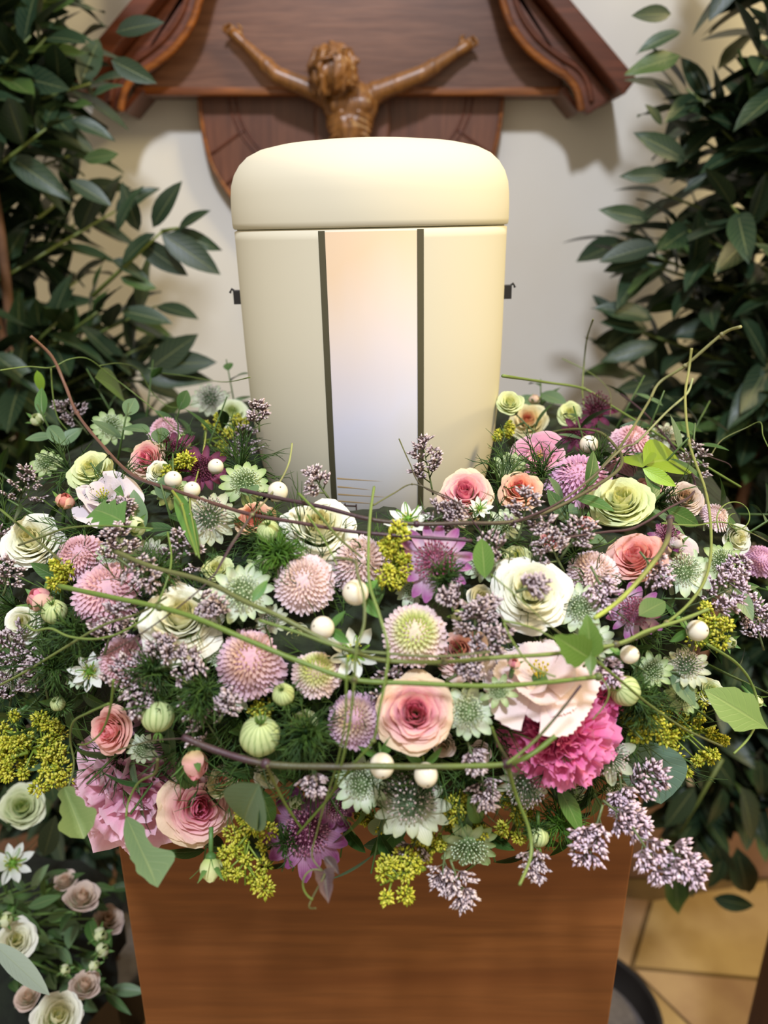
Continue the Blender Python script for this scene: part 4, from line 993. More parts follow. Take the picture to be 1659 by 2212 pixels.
for px, py, d, ax, ay, pal, lab, *lf in [
 (655, 1252, 132, -.1, .25, 'blush', 'pale pink pompon left of the upper white berry', .006),
 (780, 1208, 140, .05, .45, 'blush', 'pale pink pompon directly behind the upper white berry', -.008),
 (897, 1362, 138, .02, .30, 'green', 'pink pompon with lime heart at the centre of the wreath', .010),
 (683, 1446, 108, -.05, .35, 'green', 'small lime-hearted pompon under the crossing green vine', .0),
 (540, 1420, 156, -.15, .30, 'pink', 'deep pink pompon left of the small lime-hearted one', .0),
 (762, 1552, 122, -.2, .15, 'mauve', 'mauve pompon left of the large pink rose', .004),
 (230, 1270, 158, -.2, .45, 'soft', 'large soft pink pompon at the left', .004),
 (168, 1192, 110, -.3, .5, 'soft', 'soft pink pompon behind the large one at the left', -.006),
 (262, 1420, 112, -.3, .2, 'soft', 'pink pompon half covered by lilac statice', -.004),
 (1283, 1228, 112, .1, .5, 'blush', 'pale pink pompon between white rose and salmon rose', -.004),
 (1250, 1018, 142, .0, 1.1, 'lilac', 'lilac pink pompon lying flat near the right back', .0),
 (1372, 942, 92, .5, .9, 'soft', 'pink pompon at the right back rim', .0),
 (1552, 1108, 70, .9, .8, 'blush', 'pale pompon seen edge-on at the far right', .0),
 (356, 918, 74, -.2, 1.2, 'soft', 'pink pompon at the left back rim', .0),
 (1648, 1205, 74, .3, .4, 'lilac', 'lilac pompon cut off by the right edge', .0),
 (1345, 992, 70, .3, .8, 'soft', 'small pink pompon behind the green-tinged rose', -.006)]:
    P = put(px, py, lf[0]); mum(P, A_(P, ax, ay), sz(P, d) * 1.12, pal, lab)
for px, py, d, ax, ay, pal, dome, nb, lab, *lf in [
 (940, 1212, 158, .05, .28, 'magenta', .45, 16, 'large magenta star astrantia in front of the urn', .012),
 (662, 1795, 176, -.15, .0, 'purple', .3, 14, 'large purple astrantia hanging over the pedestal front', .012),
 (728, 1742, 92, .2, -.4, 'purple', .5, 12, 'smaller purple astrantia right above the large purple one', -.004),
 (1368, 1322, 118, .1, .3, 'magenta', .3, 14, 'magenta and white astrantia at the right', .0),
 (888, 1735, 164, .0, .65, 'grey', .9, 16, 'large pale astrantia dome under the pair of white berries', .012),
 (1012, 1538, 116, -.05, .2, 'white', .55, 15, 'white green astrantia right of the large pink rose', .008),
 (525, 1278, 128, -.05, .1, 'white', .55, 15, 'white green astrantia above the deep pink pompon', .006),
 (780, 1692, 112, .0, .1, 'white', .5, 15, 'white astrantia left of the pair of white berries', .0),
 (1012, 1828, 128, .1, -.9, 'green', .6, 15, 'greenish astrantia nodding down over the pedestal front', .008),
 (1135, 1690, 122, .05, -.9, 'grey', 1.0, 12, 'grey green astrantia nodding under the hot pink carnation', .006),
 (1312, 1632, 124, .0, -.05, 'grey', 1.2, 7, 'round pinkish grey astrantia right of the hot pink carnation', .010),
 (452, 1118, 120, .0, .45, 'grey', .9, 15, 'grey green astrantia below the dark vine at the left', .004),
 (530, 1042, 104, -.05, .6, 'green', .6, 14, 'greenish white astrantia beside the left foot of the urn', .004),
 (1484, 1440, 96, .2, .6, 'grey', .8, 15, 'pale astrantia with pink tips at the right rim', .004),
 (1475, 1505, 76, .5, .0, 'green', .8, 13, 'small olive astrantia below the pink-tipped one', .0),
 (455, 862, 84, -.05, .5, 'grey', .9, 13, 'grey astrantia at the back left near the wall', .0),
 (1252, 1312, 106, .1, .3, 'white', .4, 14, 'white astrantia between white rose and magenta star', .0),
 (1278, 1385, 92, .0, .2, 'white', .5, 14, 'white astrantia behind the three-part leaf', -.004),
 (1478, 1232, 112, .15, .4, 'white', .6, 14, 'pale green astrantia at the right above the trailing vine', .0),
 (1565, 1215, 96, .3, .4, 'green', .6, 14, 'greenish astrantia nearest the right edge', .0),
 (1440, 1160, 74, .1, .7, 'purple', 1.0, 8, 'small purple astrantia behind the salmon rose', .006),
 (376, 975, 104, -.1, .6, 'dark', .3, 14, 'dark maroon astrantia beside the pink rose at left back', .006),
 (440, 1012, 104, .1, .5, 'dark', .3, 14, 'dark maroon astrantia behind the left white berries', .0),
 (1288, 890, 84, .0, .9, 'dark', 1.3, 8, 'upright dark maroon astrantia bud at the right back', .0),
 (1248, 935, 82, -.3, .5, 'dark', .4, 12, 'dark maroon astrantia left of the back right berry', .0),
 (240, 922, 84, -.1, .5, 'green', .6, 13, 'greenish astrantia at the far back left rim', .0),
 (1100, 1005, 72, .0, .6, 'green', .7, 13, 'small pale astrantia between urn and pink bell flower', -.004),
 (372, 1060, 80, .0, .6, 'green', .6, 13, 'greenish astrantia just below the dark vine at left', .0),
 (1410, 1448, 80, .1, .3, 'green', .6, 13, 'pale astrantia right of the hanging white berry', -.004),
 (1078, 1492, 84, -.3, .8, 'green', .3, 8, 'small green-tipped astrantia beneath the fringed blush bloom', .012),
 (560, 1225, 64, .0, .8, 'green', .3, 8, 'small half-open astrantia above the left white one', -.004),
 (1590, 1290, 70, .5, .5, 'grey', .7, 12, 'greyish astrantia at the far right rim', .0),
 (170, 1460, 60, -.5, .4, 'white', .4, 12, 'small white astrantia by the left feathery leaves', -.004),
 (100, 1000, 70, -.4, .6, 'green', .7, 12, 'faded green astrantia at the far left back rim', .0)]:
    P = put(px, py, lf[0] if lf else 0); astr(P, A_(P, ax, ay), sz(P, d) * 1.06, pal, lab, dome, nb)
P = put(1196, 1592, .006); ruffle(P, A_(P, .0, -.25), sz(P, 268), 'hot pink carnation at the lower right', ((216, 76, 144), (236, 120, 176), (244, 158, 200)), 44, ser=.05, freq=6, rip=.12, nu=18)
P = put(1300, 1508, .0); ruffle(P, A_(P, .5, .2), sz(P, 130), 'smaller pink carnation behind the hot pink one', ((206, 76, 136), (222, 100, 158), (230, 130, 176)), 22, ser=.06, freq=6, rip=.12)
P = put(276, 1716, .0); ruffle(P, A_(P, -.35, -.35), sz(P, 322), 'big ruffled orchid pink bloom at the lower left corner', ((224, 158, 188), (242, 192, 212), (248, 214, 228)), 28, name='lisianthus', ser=.035, freq=5, wid=1.1, t0=16, rip=.14, nu=16)
P = put(1165, 1452, .008); ruffle(P, A_(P, .0, 1.05), sz(P, 236), 'wide fringed blush white bloom above the hot pink carnation', ((226, 206, 186), (242, 222, 222), (246, 234, 234)), 10, name='lisianthus', ser=.03, freq=3.4, wid=1.6, t0=44, t1=86, rip=.06, nu=36, centre=(216, 196, 60), sy=1.0)
P = put(222, 1070, .0); ruffle(P, A_(P, -.2, .8), sz(P, 150), 'lilac white loose bloom at the left back', ((206, 190, 196), (226, 214, 222), (232, 224, 230)), 9, name='lisianthus', ser=.0, freq=3, wid=1.4, t0=30, t1=82, rip=.07, centre=(190, 190, 80))
P = put(1165, 985, .0); ruffle(P, A_(P, -.1, .6), sz(P, 112), 'pink bell-shaped bloom behind the peach roses', ((190, 100, 136), (228, 162, 190), (240, 200, 216)), 9, name='lisianthus', ser=.0, freq=3.5, wid=1.5, t0=34, t1=60, rip=.08, centre=(216, 196, 90))
P = put(1465, 1190, .0); ruffle(P, A_(P, .4, .5), sz(P, 92), 'blush bloom with purple heart right of the salmon rose', ((216, 190, 190), (234, 214, 214), (240, 226, 224)), 8, name='lisianthus', ser=.0, freq=3, wid=1.5, t0=30, t1=70, rip=.06, centre=(150, 40, 130))
for px, py, d, ax, ay, lab, lf in [
 (882, 1130, 108, .0, .9, 'nigella flower with curling green horns before the urn', .008),
 (765, 1415, 124, .1, .3, 'white nigella flower behind the crossing vines at centre', -.006),
 (196, 1452, 92, -.3, .2, 'white nigella flower at the left above the pink rose', .0),
 (1035, 1100, 60, .3, .6, 'small white nigella flower right of the horned one', -.006)]:
    P = put(px, py, lf); nigella(P, A_(P, ax, ay), sz(P, d), lab)
for px, py, d, ax, ay, nth, lab in [
 (341, 1548, 70, .0, -3.0, 30, 'pale striped nigella pod hanging left above the coral bud'),
 (562, 1590, 88, .0, 1.1, 12, 'large striped nigella pod above the lower vine joint'),
 (1163, 1808, 44, .05, -3.0, 56, 'small white pod in bright feathery bracts over the pedestal'),
 (1350, 1492, 66, -.8, .3, 36, 'striped nigella pod right of the pink carnation'),
 (612, 1500, 48, -.2, .5, 26, 'faint green nigella pod between the two left pompons'),
 (118, 1322, 54, -.3, .9, 40, 'light green nigella pod beside the left pink bud'),
 (125, 1520, 32, -.5, .4, 50, 'small nigella pod in dense feathery bracts at the left'),
 (580, 1148, 50, -.1, .8, 50, 'nigella pod veiled by bright threads under the white rose'),
 (395, 955, 36, -.1, .9, 20, 'tiny nigella pod by the maroon flowers')]:
    P = put(px, py, .010); pod(P, A_(P, ax, ay), sz(P, d), lab, nth)
for px, py, d, ax, ay, lv, lab in [
 (768, 1280, 56, -.7, .45, 1, 'white snowberry between the pale pompons and the vines'),
 (697, 1356, 50, -1.0, .2, 1, 'white snowberry with round green leaf left of centre'),
 (825, 1654, 54, .1, -1.0, 1, 'left berry of the pair below the large pink rose'),
 (920, 1674, 52, .2, -1.0, 1, 'right berry of the pair below the large pink rose'),
 (466, 1008, 34, .2, .6, 0, 'ivory berry on the maroon flowers at the left'),
 (374, 1036, 38, .2, .6, 0, 'ivory berry above the dark vine at the left'),
 (1272, 960, 40, -.2, .5, 0, 'ivory berry at the right back by the maroon flowers'),
 (1360, 1414, 40, 1.2, .2, 1, 'ivory berry right of the three-part leaf'),
 (1506, 1362, 46, 1.0, .0, 1, 'ivory berry beside the yellow sprig at the right rim'),
 (415, 1058, 36, .0, .6, 0, 'ivory berry half under the dark vine at the left'),
 (600, 1062, 44, .3, .5, 0, 'ivory berry close to the left foot of the urn')]:
    P = put(px, py, .022); berry(P, A_(P, ax, ay), sz(P, d), lab, bool(lv))
# ---- statice sprigs: centre, screen angle in degrees, length px
LC = (lin((222, 196, 214)), lin((244, 226, 238)))
for px, py, ang, L, dens, lab, *o_ in [
 (1022, 1352, 95, 120, 1.2, 'thick lilac statice sprig right of the lime-hearted pompon'),
 (1052, 1402, 60, 120, 1.2, 'lilac statice sprig over the dusty rose'),
 (1045, 1325, 70, 80, 1.2, 'short statice sprig touching the pale dusty rose'),
 (1000, 1450, 30, 90, .9, 'dim statice sprig beneath the vine right of centre'),
 (1135, 1120, 70, 130, 1.0, 'statice sprig rising beside the peach rose'),
 (1190, 1185, 120, 130, 1.3, 'dense statice sprig above the large white rose'),
 (1235, 1165, 60, 110, 1.1, 'statice sprig between white and salmon roses'),
 (1075, 1180, 150, 90, .8, 'statice sprig right of the magenta star flower'),
 (1145, 1268, 20, 70, .9, 'small statice sprig lying on the white rose', .02),
 (1300, 1265, -60, 100, 1.0, 'statice sprig under the pale pompon at the right'),
 (385, 1432, 15, 120, 1.2, 'lilac statice sprig below the large white rose at left'),
 (345, 1405, 60, 90, 1.0, 'statice sprig at the lower left of the white rose'),
 (240, 1360, 75, 130, 1.3, 'tall statice sprig below the large soft pink pompon'),
 (265, 1460, 60, 110, 1.3, 'statice sprig covering the half hidden pompon'),
 (300, 1490, -70, 90, 1.0, 'statice sprig above the pale striped pod'),
 (258, 1185, 100, 120, 1.3, 'statice sprig behind the soft pink pompons'),
 (290, 1235, -40, 110, 1.1, 'statice sprig on the right flank of the large soft pompon', .014),
 (262, 1110, 80, 70, .9, 'thin statice sprig below the lilac-white bloom'),
 (28, 1480, 82, 150, 1.5, 'upright lilac statice spike at the left edge'),
 (85, 1450, 80, 70, .8, 'short statice spike next to the left edge spike'),
 (20, 1250, 70, 90, .9, 'dim statice sprig under the far left white rose'),
 (25, 1390, 30, 90, .9, 'dim statice sprig left of the feathery leaves'),
 (690, 1048, 125, 80, .9, 'small statice sprig against the left stripe of the urn', .01),
 (925, 1010, 100, 130, 1.1, 'statice sprig standing against the right stripe of the urn', .01),
 (960, 1110, 30, 80, .8, 'statice sprig under the pink-hearted rose'),
 (985, 1290, 150, 70, .7, 'statice sprig under the magenta star flower'),
 (470, 1320, 100, 60, .8, 'tiny statice sprig left of the white astrantia'),
 (490, 1530, 60, 80, .7, 'faint statice sprig right of the pale striped pod'),
 (675, 1680, -90, 70, .8, 'dark statice sprig below the lower vine'),
 (560, 1745, -80, 80, .8, 'statice sprig beside the purple astrantia'),
 (1020, 1630, -70, 70, .9, 'violet statice sprig right of the berries'),
 (1045, 1700, -80, 90, .9, 'grey violet statice sprig above the nodding astrantia'),
 (890, 1838, -115, 90, 1.0, 'lilac statice sprig hanging before the pedestal at centre'),
 (990, 1905, -70, 100, 1.1, 'lilac statice sprig hanging lowest before the pedestal'),
 (955, 1880, -100, 80, .9, 'narrow statice sprig left of the lowest one'),
 (1285, 1800, -105, 130, 1.3, 'pink lilac statice sprig hanging on the right of the pedestal', .02),
 (1345, 1765, -40, 110, 1.2, 'pink lilac statice sprig at the pedestal corner', .02),
 (1400, 1845, -60, 130, 1.3, 'pink lilac statice sprig hanging beyond the pedestal corner', .02),
 (1470, 1850, -40, 110, 1.2, 'outermost pink lilac statice sprig pointing to the floor', .02),
 (1385, 1695, 20, 110, 1.1, 'pink lilac statice sprig beside the round pinkish astrantia', .02),
 (1345, 1715, -80, 80, 1.0, 'short pink statice sprig under the round pinkish astrantia', .02),
 (1545, 1290, 20, 150, 1.4, 'lilac statice sprig reaching out at the right rim'),
 (1615, 1320, -20, 120, 1.3, 'lilac statice sprig cut by the right edge'),
 (1580, 1240, 60, 90, 1.0, 'lilac statice sprig above the right rim'),
 (1410, 1225, -50, 90, .9, 'statice sprig below the salmon rose'),
 (1305, 1440, -60, 80, .8, 'faint statice sprig under the three-part leaf'),
 (440, 1305, -30, 60, .8, 'small statice tuft on the rim of the white rose'),
 (560, 900, 90, 70, .9, 'statice sprig behind the left side of the urn'),
 (1150, 1850, -90, 90, .9, 'faded statice sprig below the small white pod')]:
    P = put(px, py, .012 + (o_[0] if o_ else 0)); a = math.radians(ang); d = RT * math.cos(a) + UP * math.sin(a) + toc(P) * .25
    LL_ = L / F * depth_of(P) * .95; statice(P, d, LL_, lab, dens, LC if px > 1240 and py > 1200 else (ST1, ST2), fr=.0019 if px > 1240 and py > 1680 else .00155, wide=.46)
for px, py, ang, L, n, sp, lab in [
 (70, 1600, 160, 150, 15, 1.0, 'yellow sprig at the left edge above the dark corner'), (110, 1650, -40, 110, 9, .9, 'lower yellow sprig beside the hanging leaf at left'),
 (20, 1640, 200, 80, 7, .9, 'small yellow sprig cut by the left edge'),
 (538, 1820, -95, 190, 16, .55, 'long yellow sprig hanging beside the lower left pink rose'), (852, 1205, 85, 150, 13, .45, 'upright yellow sprig left of the magenta star flower'),
 (868, 1895, 200, 110, 9, .7, 'yellow sprig hanging at the centre of the pedestal front'), (925, 1830, -20, 70, 5, .7, 'small yellow tuft behind the hanging statice'),
 (1480, 1585, 15, 150, 16, .8, 'large yellow sprig at the right rim'), (1440, 1650, -60, 90, 6, .8, 'yellow sprig hanging over the round grey leaf'),
 (1535, 1360, 60, 90, 8, .8, 'yellow sprig behind the rightmost berry'), (490, 935, 20, 110, 10, .8, 'yellow sprig at the back left of the urn'),
 (130, 1238, 80, 60, 5, .6, 'small yellow tuft between the left pompons'), (385, 1005, 0, 70, 6, .5, 'yellow tuft among the maroon flowers'),
 (1005, 1785, 10, 90, 7, .6, 'yellow tuft above the nodding greenish astrantia'), (1115, 1755, -80, 130, 9, .6, 'yellow sprig left of the small white pod'),
 (810, 1765, 0, 90, 6, .7, 'shaded yellow tuft under the white astrantia'), (975, 1740, 60, 60, 5, .6, 'yellow tuft beside the striped greenish bud'),
 (1395, 1560, 0, 100, 8, .7, 'olive yellow sprig right of the pink carnation'), (560, 1550, 100, 70, 6, .5, 'shaded yellow tuft behind the large striped pod'), (1085, 930, 60, 50, 5, .6, 'yellow tuft behind the right side of the urn')]:
    P = put(px, py, -.012 if 'shaded' in lab else .010); a = math.radians(ang); yellow(P, RT * math.cos(a) + UP * math.sin(a) + toc(P) * .2, L / F * depth_of(P), lab, n, sp, .0048)
for px, py, d, lab in [(600, 1195, 130, 'bright green feathery tuft under the wide white rose'), (330, 1450, 120, 'dark feathery tuft between white rose and striped pod'), (115, 1440, 150, 'feathery green tuft at the left edge'), (160, 1360, 110, 'feathery tuft below the left pink bud'),
                       (430, 1500, 150, 'feathery tuft left of the large striped pod'), (660, 1590, 150, 'grey green feathery tuft left of the mauve pompon'), (1210, 1780, 120, 'bright feathery tuft hanging right of the small white pod'), (1380, 1530, 110, 'feathery tuft over the yellow sprig at right'),
                       (960, 1250, 110, 'dark feathery tuft below the magenta star'), (620, 1820, 90, 'thin feathery tuft by the purple astrantia'), (340, 1230, 120, 'dark feathery tuft right of the soft pompons')]:
    P = put(px, py, .008); feather(P, A_(P, 0, .3), sz(P, d) * 1.1, lab, 90, (lin((104, 150, 50)), lin((70, 110, 44))) if 'bright' in lab else (FG1, FG2))

# ================================================================== BROAD LEAVES (base px, tip px)
def bleaf(key, p0, p1, c1, c2, label, W=1.0, lift=.03, n=None, parent=None, lift2=None, name='green_leaf', roll=0, **kw):
    P0 = put(*p0, lift); P1 = put(*p1, lift if lift2 is None else lift2); d = P1 - P0
    me = leaf_mesh(key, lin(c1), lin(c2), **kw); nn = n if n is not None else toc(P0) + Vector((0, 0, .3))
    o = ob(name, me, None, frame_leaf(P0, d, nn, d.length, roll, W)); tag(o, label, 'leaf'); return o
LOB = [0, .05, .10, .14, .16, .20, .16, .24, .30, .22, .36, .30, .0]
bleaf('l1', (272, 1762), (340, 1915), (80, 102, 66), (98, 120, 82), 'grey green lobed leaf hanging before the left pedestal edge', .85, .045, nu=6, nv=24, fold=.05, droop=.02, lobes=[0, .06, .11, .13, .15, .14, .16, .13, .16, .10, .07, .0], w=[0, .07, .12, .15, .12, .13, .15, .24, .34, .33, .16, 0])
bleaf('l2', (138, 1700), (178, 1800), (92, 112, 64), (120, 138, 84), 'dry folded leaf hanging at the left from a tendril', .9, .04, nu=6, nv=20, fold=.6, lobes=[0, .1, .16, .12, .18, .22, .2, .3, .34, .2])
bleaf('l3a', (560, 1692), (508, 1795), (94, 122, 92), (108, 136, 104), 'grey green folded leaf right of the lower left rose', 1.0, .04, nu=6, fold=.2, w=.55)
bleaf('l3b', (562, 1695), (530, 1780), (60, 112, 40), (84, 134, 50), 'bright green leaf half under the folded grey leaf', 1.0, .034, nu=6, fold=.3, w=.5, roll=.4)
t4 = thing('three_part_leaf', 'olive green three-part leaf in front at the right', 'leaf', Matrix.Identity(4))
for (a, b, W) in (((1278, 1422), (1268, 1328), 1.0), ((1272, 1420), (1205, 1378), 1.2), ((1276, 1415), (1276, 1458), .9)):
    P0, P1 = put(*a, .045), put(*b, .05); ob('leaflet', leaf_mesh('tri', lin((74, 104, 34)), lin((88, 118, 44)), nu=6, nv=16, fold=.1, lobes=[0, .22, .30, .27, .31, .24, .22, .12, .1, 0]), t4, frame_leaf(P0, P1 - P0, toc(P0), (P1 - P0).length, 0, W))
GY = ((112, 140, 30), (134, 160, 44))
bleaf('l5', (1390, 1005), (1508, 968), *GY, 'bright yellow green leaf pointing right at the back', .75, .03, w=.42, nu=6)
bleaf('l5b', (1388, 1010), (1370, 962), *GY, 'small bright yellow green leaf pointing up at the right back', 1.0, .03, w=.5)
bleaf('l5c', (1388, 1012), (1462, 1048), (120, 156, 36), (140, 172, 50), 'yellow green leaf below the bright right-pointing one', 1.0, .028, w=.4)
bleaf('l6', (1660, 1575), (1535, 1492), (122, 150, 76), (138, 164, 92), 'pale lobed leaf at the right edge under the long tendril', 1.1, .03, nu=6, nv=16, fold=.10, lobes=[0, .05, .12, .22, .27, .22, .24, .17, .10, 0])
bleaf('l7', (1048, 1250), (1040, 1150), (60, 94, 32), (76, 110, 42), 'narrow upright green leaf right of the magenta star', .8, .03, w=.45)
bleaf('l8', (1398, 1600), (1432, 1745), (92, 122, 104), (110, 140, 120), 'round grey green eucalyptus leaf hanging at the right', 1.0, .0, w=.95, nu=6, fold=.05)
bleaf('l9', (1205, 1700), (1265, 1800), (52, 84, 34), (74, 110, 44), 'dark green leaf over the right side of the pedestal', 1.0, .02, w=.45, roll=-.5)
bleaf('l9b', (1180, 1690), (1262, 1720), (44, 74, 40), (60, 92, 48), 'dark green leaf under the hot pink carnation', 1.0, .0, w=.5)
bleaf('l11', (270, 1128), (188, 1085), (66, 104, 48), (84, 124, 58), 'small lobed leaf above the left pompons', .9, .03, nu=6, nv=16, lobes=[0, .14, .3, .16, .26, .12, .22, 0])
bleaf('l12', (205, 815), (300, 850), (106, 140, 40), (124, 158, 52), 'bright green leaf glowing before the left laurel bush', .7, .0, w=.4)
bleaf('l13', (80, 800), (92, 850), (120, 160, 50), (140, 176, 60), 'small bright curled leaf at the far left back', .8, .0, w=.5)
bleaf('l14', (1010, 1720), (1052, 1790), (66, 104, 48), (84, 124, 58), 'small pointed green leaf above the nodding greenish astrantia', .8, .02, w=.4)
bleaf('l15', (545, 1300), (578, 1250), (52, 96, 36), (70, 112, 46), 'glossy green leaf right of the white astrantia', .8, .03, w=.45)
bleaf('l16', (1440, 1100), (1520, 1135), (50, 84, 32), (70, 104, 42), 'dark green leaf right of the green-tinged rose', .9, .0, w=.45)
bleaf('l17', (1380, 1330), (1445, 1290), (58, 88, 44), (76, 106, 56), 'dull green leaf above the rightmost berry', .9, .02, w=.5)
bleaf('l18', (380, 1060), (425, 1180), (70, 116, 44), (86, 130, 56), 'narrow green leaf left of the grey green astrantia', .5, .02, w=.3)
bleaf('l19', (700, 1880), (708, 1945), (74, 56, 58), (104, 84, 84), 'withered brown leaf hanging under the purple astrantia', 1.0, .05, nu=6, nv=14, fold=.9, wav=.06, lobes=[0, .22, .34, .28, .3, .2, .22, .1, .0], name='withered_leaf')
bleaf('l20', (700, 1850), (733, 1888), (84, 66, 66), (110, 92, 90), 'small curled brown leaf above the withered one', 1.0, .05, nu=6, nv=10, fold=.9, wav=.08, lobes=[0, .16, .22, .26, .2, .1, 0], name='withered_leaf')

# ================================================================== VINES
GV, GV2 = lin((98, 122, 50)), lin((116, 136, 68)); DV = lin((66, 42, 52)); OV = lin((94, 98, 56)); PV = lin((96, 100, 60))
def vine(pts_, r, c1, c2, label, lift=.036, nodes=(), r1=None, name='vine', lift_end=None, cat='vine'):
    T = [hit(*p) for p in pts_]
    for _ in range(3): T = [T[0]] + [(T[i - 1] + 2 * T[i] + T[i + 1]) / 4 for i in range(1, len(T) - 1)] + [T[-1]]
    le = lift if lift_end is None else lift_end; m = len(pts_)
    P = [CAM + raydir(*p) * (t - (lift + (le - lift) * i / (m - 1))) for i, (p, t) in enumerate(zip(pts_, T))]
    r = max(.00040, (r * 1.24 - .00081) * .9); r1 = r1 or r * .75; Q = catmull(P, 7); n = len(Q); mb = MB()
    mb.tube(Q, [(r + (r1 - r) * i / (n - 1)) * (1 + .06 * math.sin(i * 1.3)) for i in range(n)], lambda k: mix(c1, c2, k * 1.2 - .1 + .1 * math.sin(k * 30)), 8)
    for k in nodes:
        q = P[k]; mb.ball(q, (r * 1.7, r * 1.5, r * 1.5), mix(c1, DV, .35), 8, 6)
    o = ob(name, mb.mesh('vine', STEM)); tag(o, label, cat); return o
def spiral(cx_, cy_, r0, turns, a0, n=14): return [(cx_ + r0 * (1 - .75 * i / n) * math.cos(a0 + 2 * PI * turns * i / n), cy_ + r0 * (1 - .75 * i / n) * math.sin(a0 + 2 * PI * turns * i / n)) for i in range(n + 1)]
vine([(128, 1266), (230, 1288), (345, 1312), (430, 1338), (540, 1385), (650, 1430), (765, 1468), (900, 1476), (1060, 1482), (1180, 1474), (1292, 1462)], .0018, GV, GV, 'thick bright green vine sweeping across the middle of the wreath', .042, (2, 6, 10))
vine([(250, 1192), (330, 1225), (440, 1255), (530, 1300), (600, 1330), (700, 1382), (780, 1415), (850, 1428), (960, 1430), (1080, 1420), (1200, 1412), (1330, 1392), (1400, 1362), (1470, 1340), (1530, 1316)], .0017, OV, GV2, 'olive vine running above and parallel to the bright green one', .036, (8, 11))
vine([(560, 1340), (640, 1365), (740, 1400), (840, 1412), (950, 1418), (1060, 1408)], .0013, GV, OV, 'thin green vine doubling the olive vine at centre', .040)
vine([(395, 1592), (470, 1622), (574, 1650), (700, 1656), (800, 1655), (900, 1656), (1000, 1655), (1095, 1650), (1150, 1628), (1200, 1590)], .0020, DV, GV, 'lowest vine, purple to green, running over the white berries', .044, (2, 7))
vine([(66, 726), (112, 770), (140, 830), (166, 892), (215, 955), (285, 1025), (380, 1060), (470, 1090), (545, 1112), (650, 1130), (760, 1148), (900, 1160), (1020, 1168)], .0017, lin((120, 84, 66)), DV, 'dark purple vine falling from the upper left to the urn foot', .030, (3, 8))
vine([(520, 1058), (600, 1076), (700, 1096), (800, 1122), (900, 1132), (1000, 1130), (1100, 1128), (1180, 1106), (1260, 1066), (1330, 1020), (1344, 992), (1330, 965), (1290, 932), (1210, 930), (1120, 960)], .0017, DV, OV, 'dark purple vine looping round the front of the urn', .030, (4,))
vine([(1600, 706), (1560, 722), (1480, 790), (1425, 826), (1400, 870), (1350, 950), (1300, 1010)], .0017, lin((150, 150, 100)), OV, 'olive vine pointing up at the right before the laurel', .030, (1, 2))
vine([(1496, 818), (1484, 850), (1440, 890), (1376, 955), (1345, 968), (1280, 1030), (1200, 1090), (1110, 1128)], .0014, lin((150, 160, 110)), DV, 'greyish stem crossing behind the green-tinged rose', .034, (3,))
vine([(1086, 812), (1180, 826), (1262, 840), (1320, 876), (1400, 925), (1480, 975), (1530, 1010), (1600, 1052)], .0016, GV2, GV, 'green vine behind the urn sloping down to the right', .020, (2,))
vine([(1281, 690), (1268, 730), (1262, 780), (1258, 842), (1262, 880)], .0013, OV, GV2, 'thin upright shoot at the right back against the wall', .018, (1,))
vine([(1215, 775), (1262, 798), (1295, 820), (1318, 850), (1318, 900)], .0009, GV2, OV, 'curved hairlike tendril near the upright shoot', .020, (0,))
vine([(1494, 752), (1488, 800), (1480, 860), (1490, 960), (1524, 1060), (1536, 1150), (1530, 1230), (1500, 1290), (1440, 1345), (1360, 1385), (1310, 1400), (1260, 1440)], .0015, lin((140, 140, 80)), GV, 'long green vine dropping down the right side of the wreath', .034, (3, 8))
vine([(1448, 1120), (1440, 1170), (1400, 1230), (1340, 1295), (1284, 1336)], .0019, DV, lin((160, 176, 76)), 'thick stub of vine slanting below the salmon rose', .044, (0,))
vine([(722, 1205), (765, 1212), (772, 1240), (786, 1290), (786, 1350), (770, 1400), (765, 1468), (756, 1560), (735, 1660), (712, 1720), (660, 1780)], .0013, OV, GV, 'thin green shoot falling past the upper berry to the purple flower', .048, (1, 6))
vine([(750, 1420), (748, 1480), (745, 1560), (728, 1650), (700, 1740), (684, 1800), (674, 1850), (700, 1885)], .0011, GV, OV, 'slim shoot ending in the withered brown leaf', .050)
vine([(808, 1052), (800, 1110), (796, 1180), (798, 1260), (820, 1330), (838, 1400), (832, 1470), (818, 1540), (806, 1600), (760, 1655), (705, 1730), (642, 1802)], .0013, GV2, GV, 'thin shoot rising above the pompons and curving down to the left', .046, (5, 8))
vine([(645, 1066), (690, 1112), (730, 1160), (782, 1205)], .0013, GV, OV, 'short straight green shoot leaning over the wide white rose', .040)
vine([(664, 1112), (690, 1150), (708, 1180), (728, 1220)], .0011, GV, GV2, 'short bent green shoot in front of the white rose', .036)
vine([(631, 958), (624, 1000), (605, 1040), (575, 1080), (545, 1112), (500, 1175), (465, 1240)], .0012, lin((150, 156, 100)), DV, 'pale shoot standing left of the urn foot', .034, (4,))
vine([(540, 1120), (500, 1180), (462, 1242), (410, 1292), (330, 1352), (250, 1402), (182, 1432)], .0008, DV, lin((70, 60, 50)), 'thin dark thread-like stem crossing the large white rose', .038, (3,))
vine([(448, 915), (440, 970), (425, 1030), (410, 1080), (418, 1140), (430, 1205)], .0012, lin((160, 166, 84)), GV, 'yellowish shoot before the left maroon flowers', .030)
vine([(372, 1060), (392, 1090), (405, 1140), (425, 1200)], .0013, lin((130, 140, 50)), GV, 'short knobbly green stub left of the grey astrantia', .034, (1,))
vine([(245, 1468), (238, 1530), (220, 1580), (190, 1606), (168, 1608)], .0012, GV, GV2, 'curling tendril above the left pink and cream rose', .036)
vine([(235, 1520), (190, 1540), (158, 1560), (152, 1600), (160, 1650), (148, 1700), (138, 1705)], .0012, GV, OV, 'tendril holding the dry folded leaf at the left', .038)
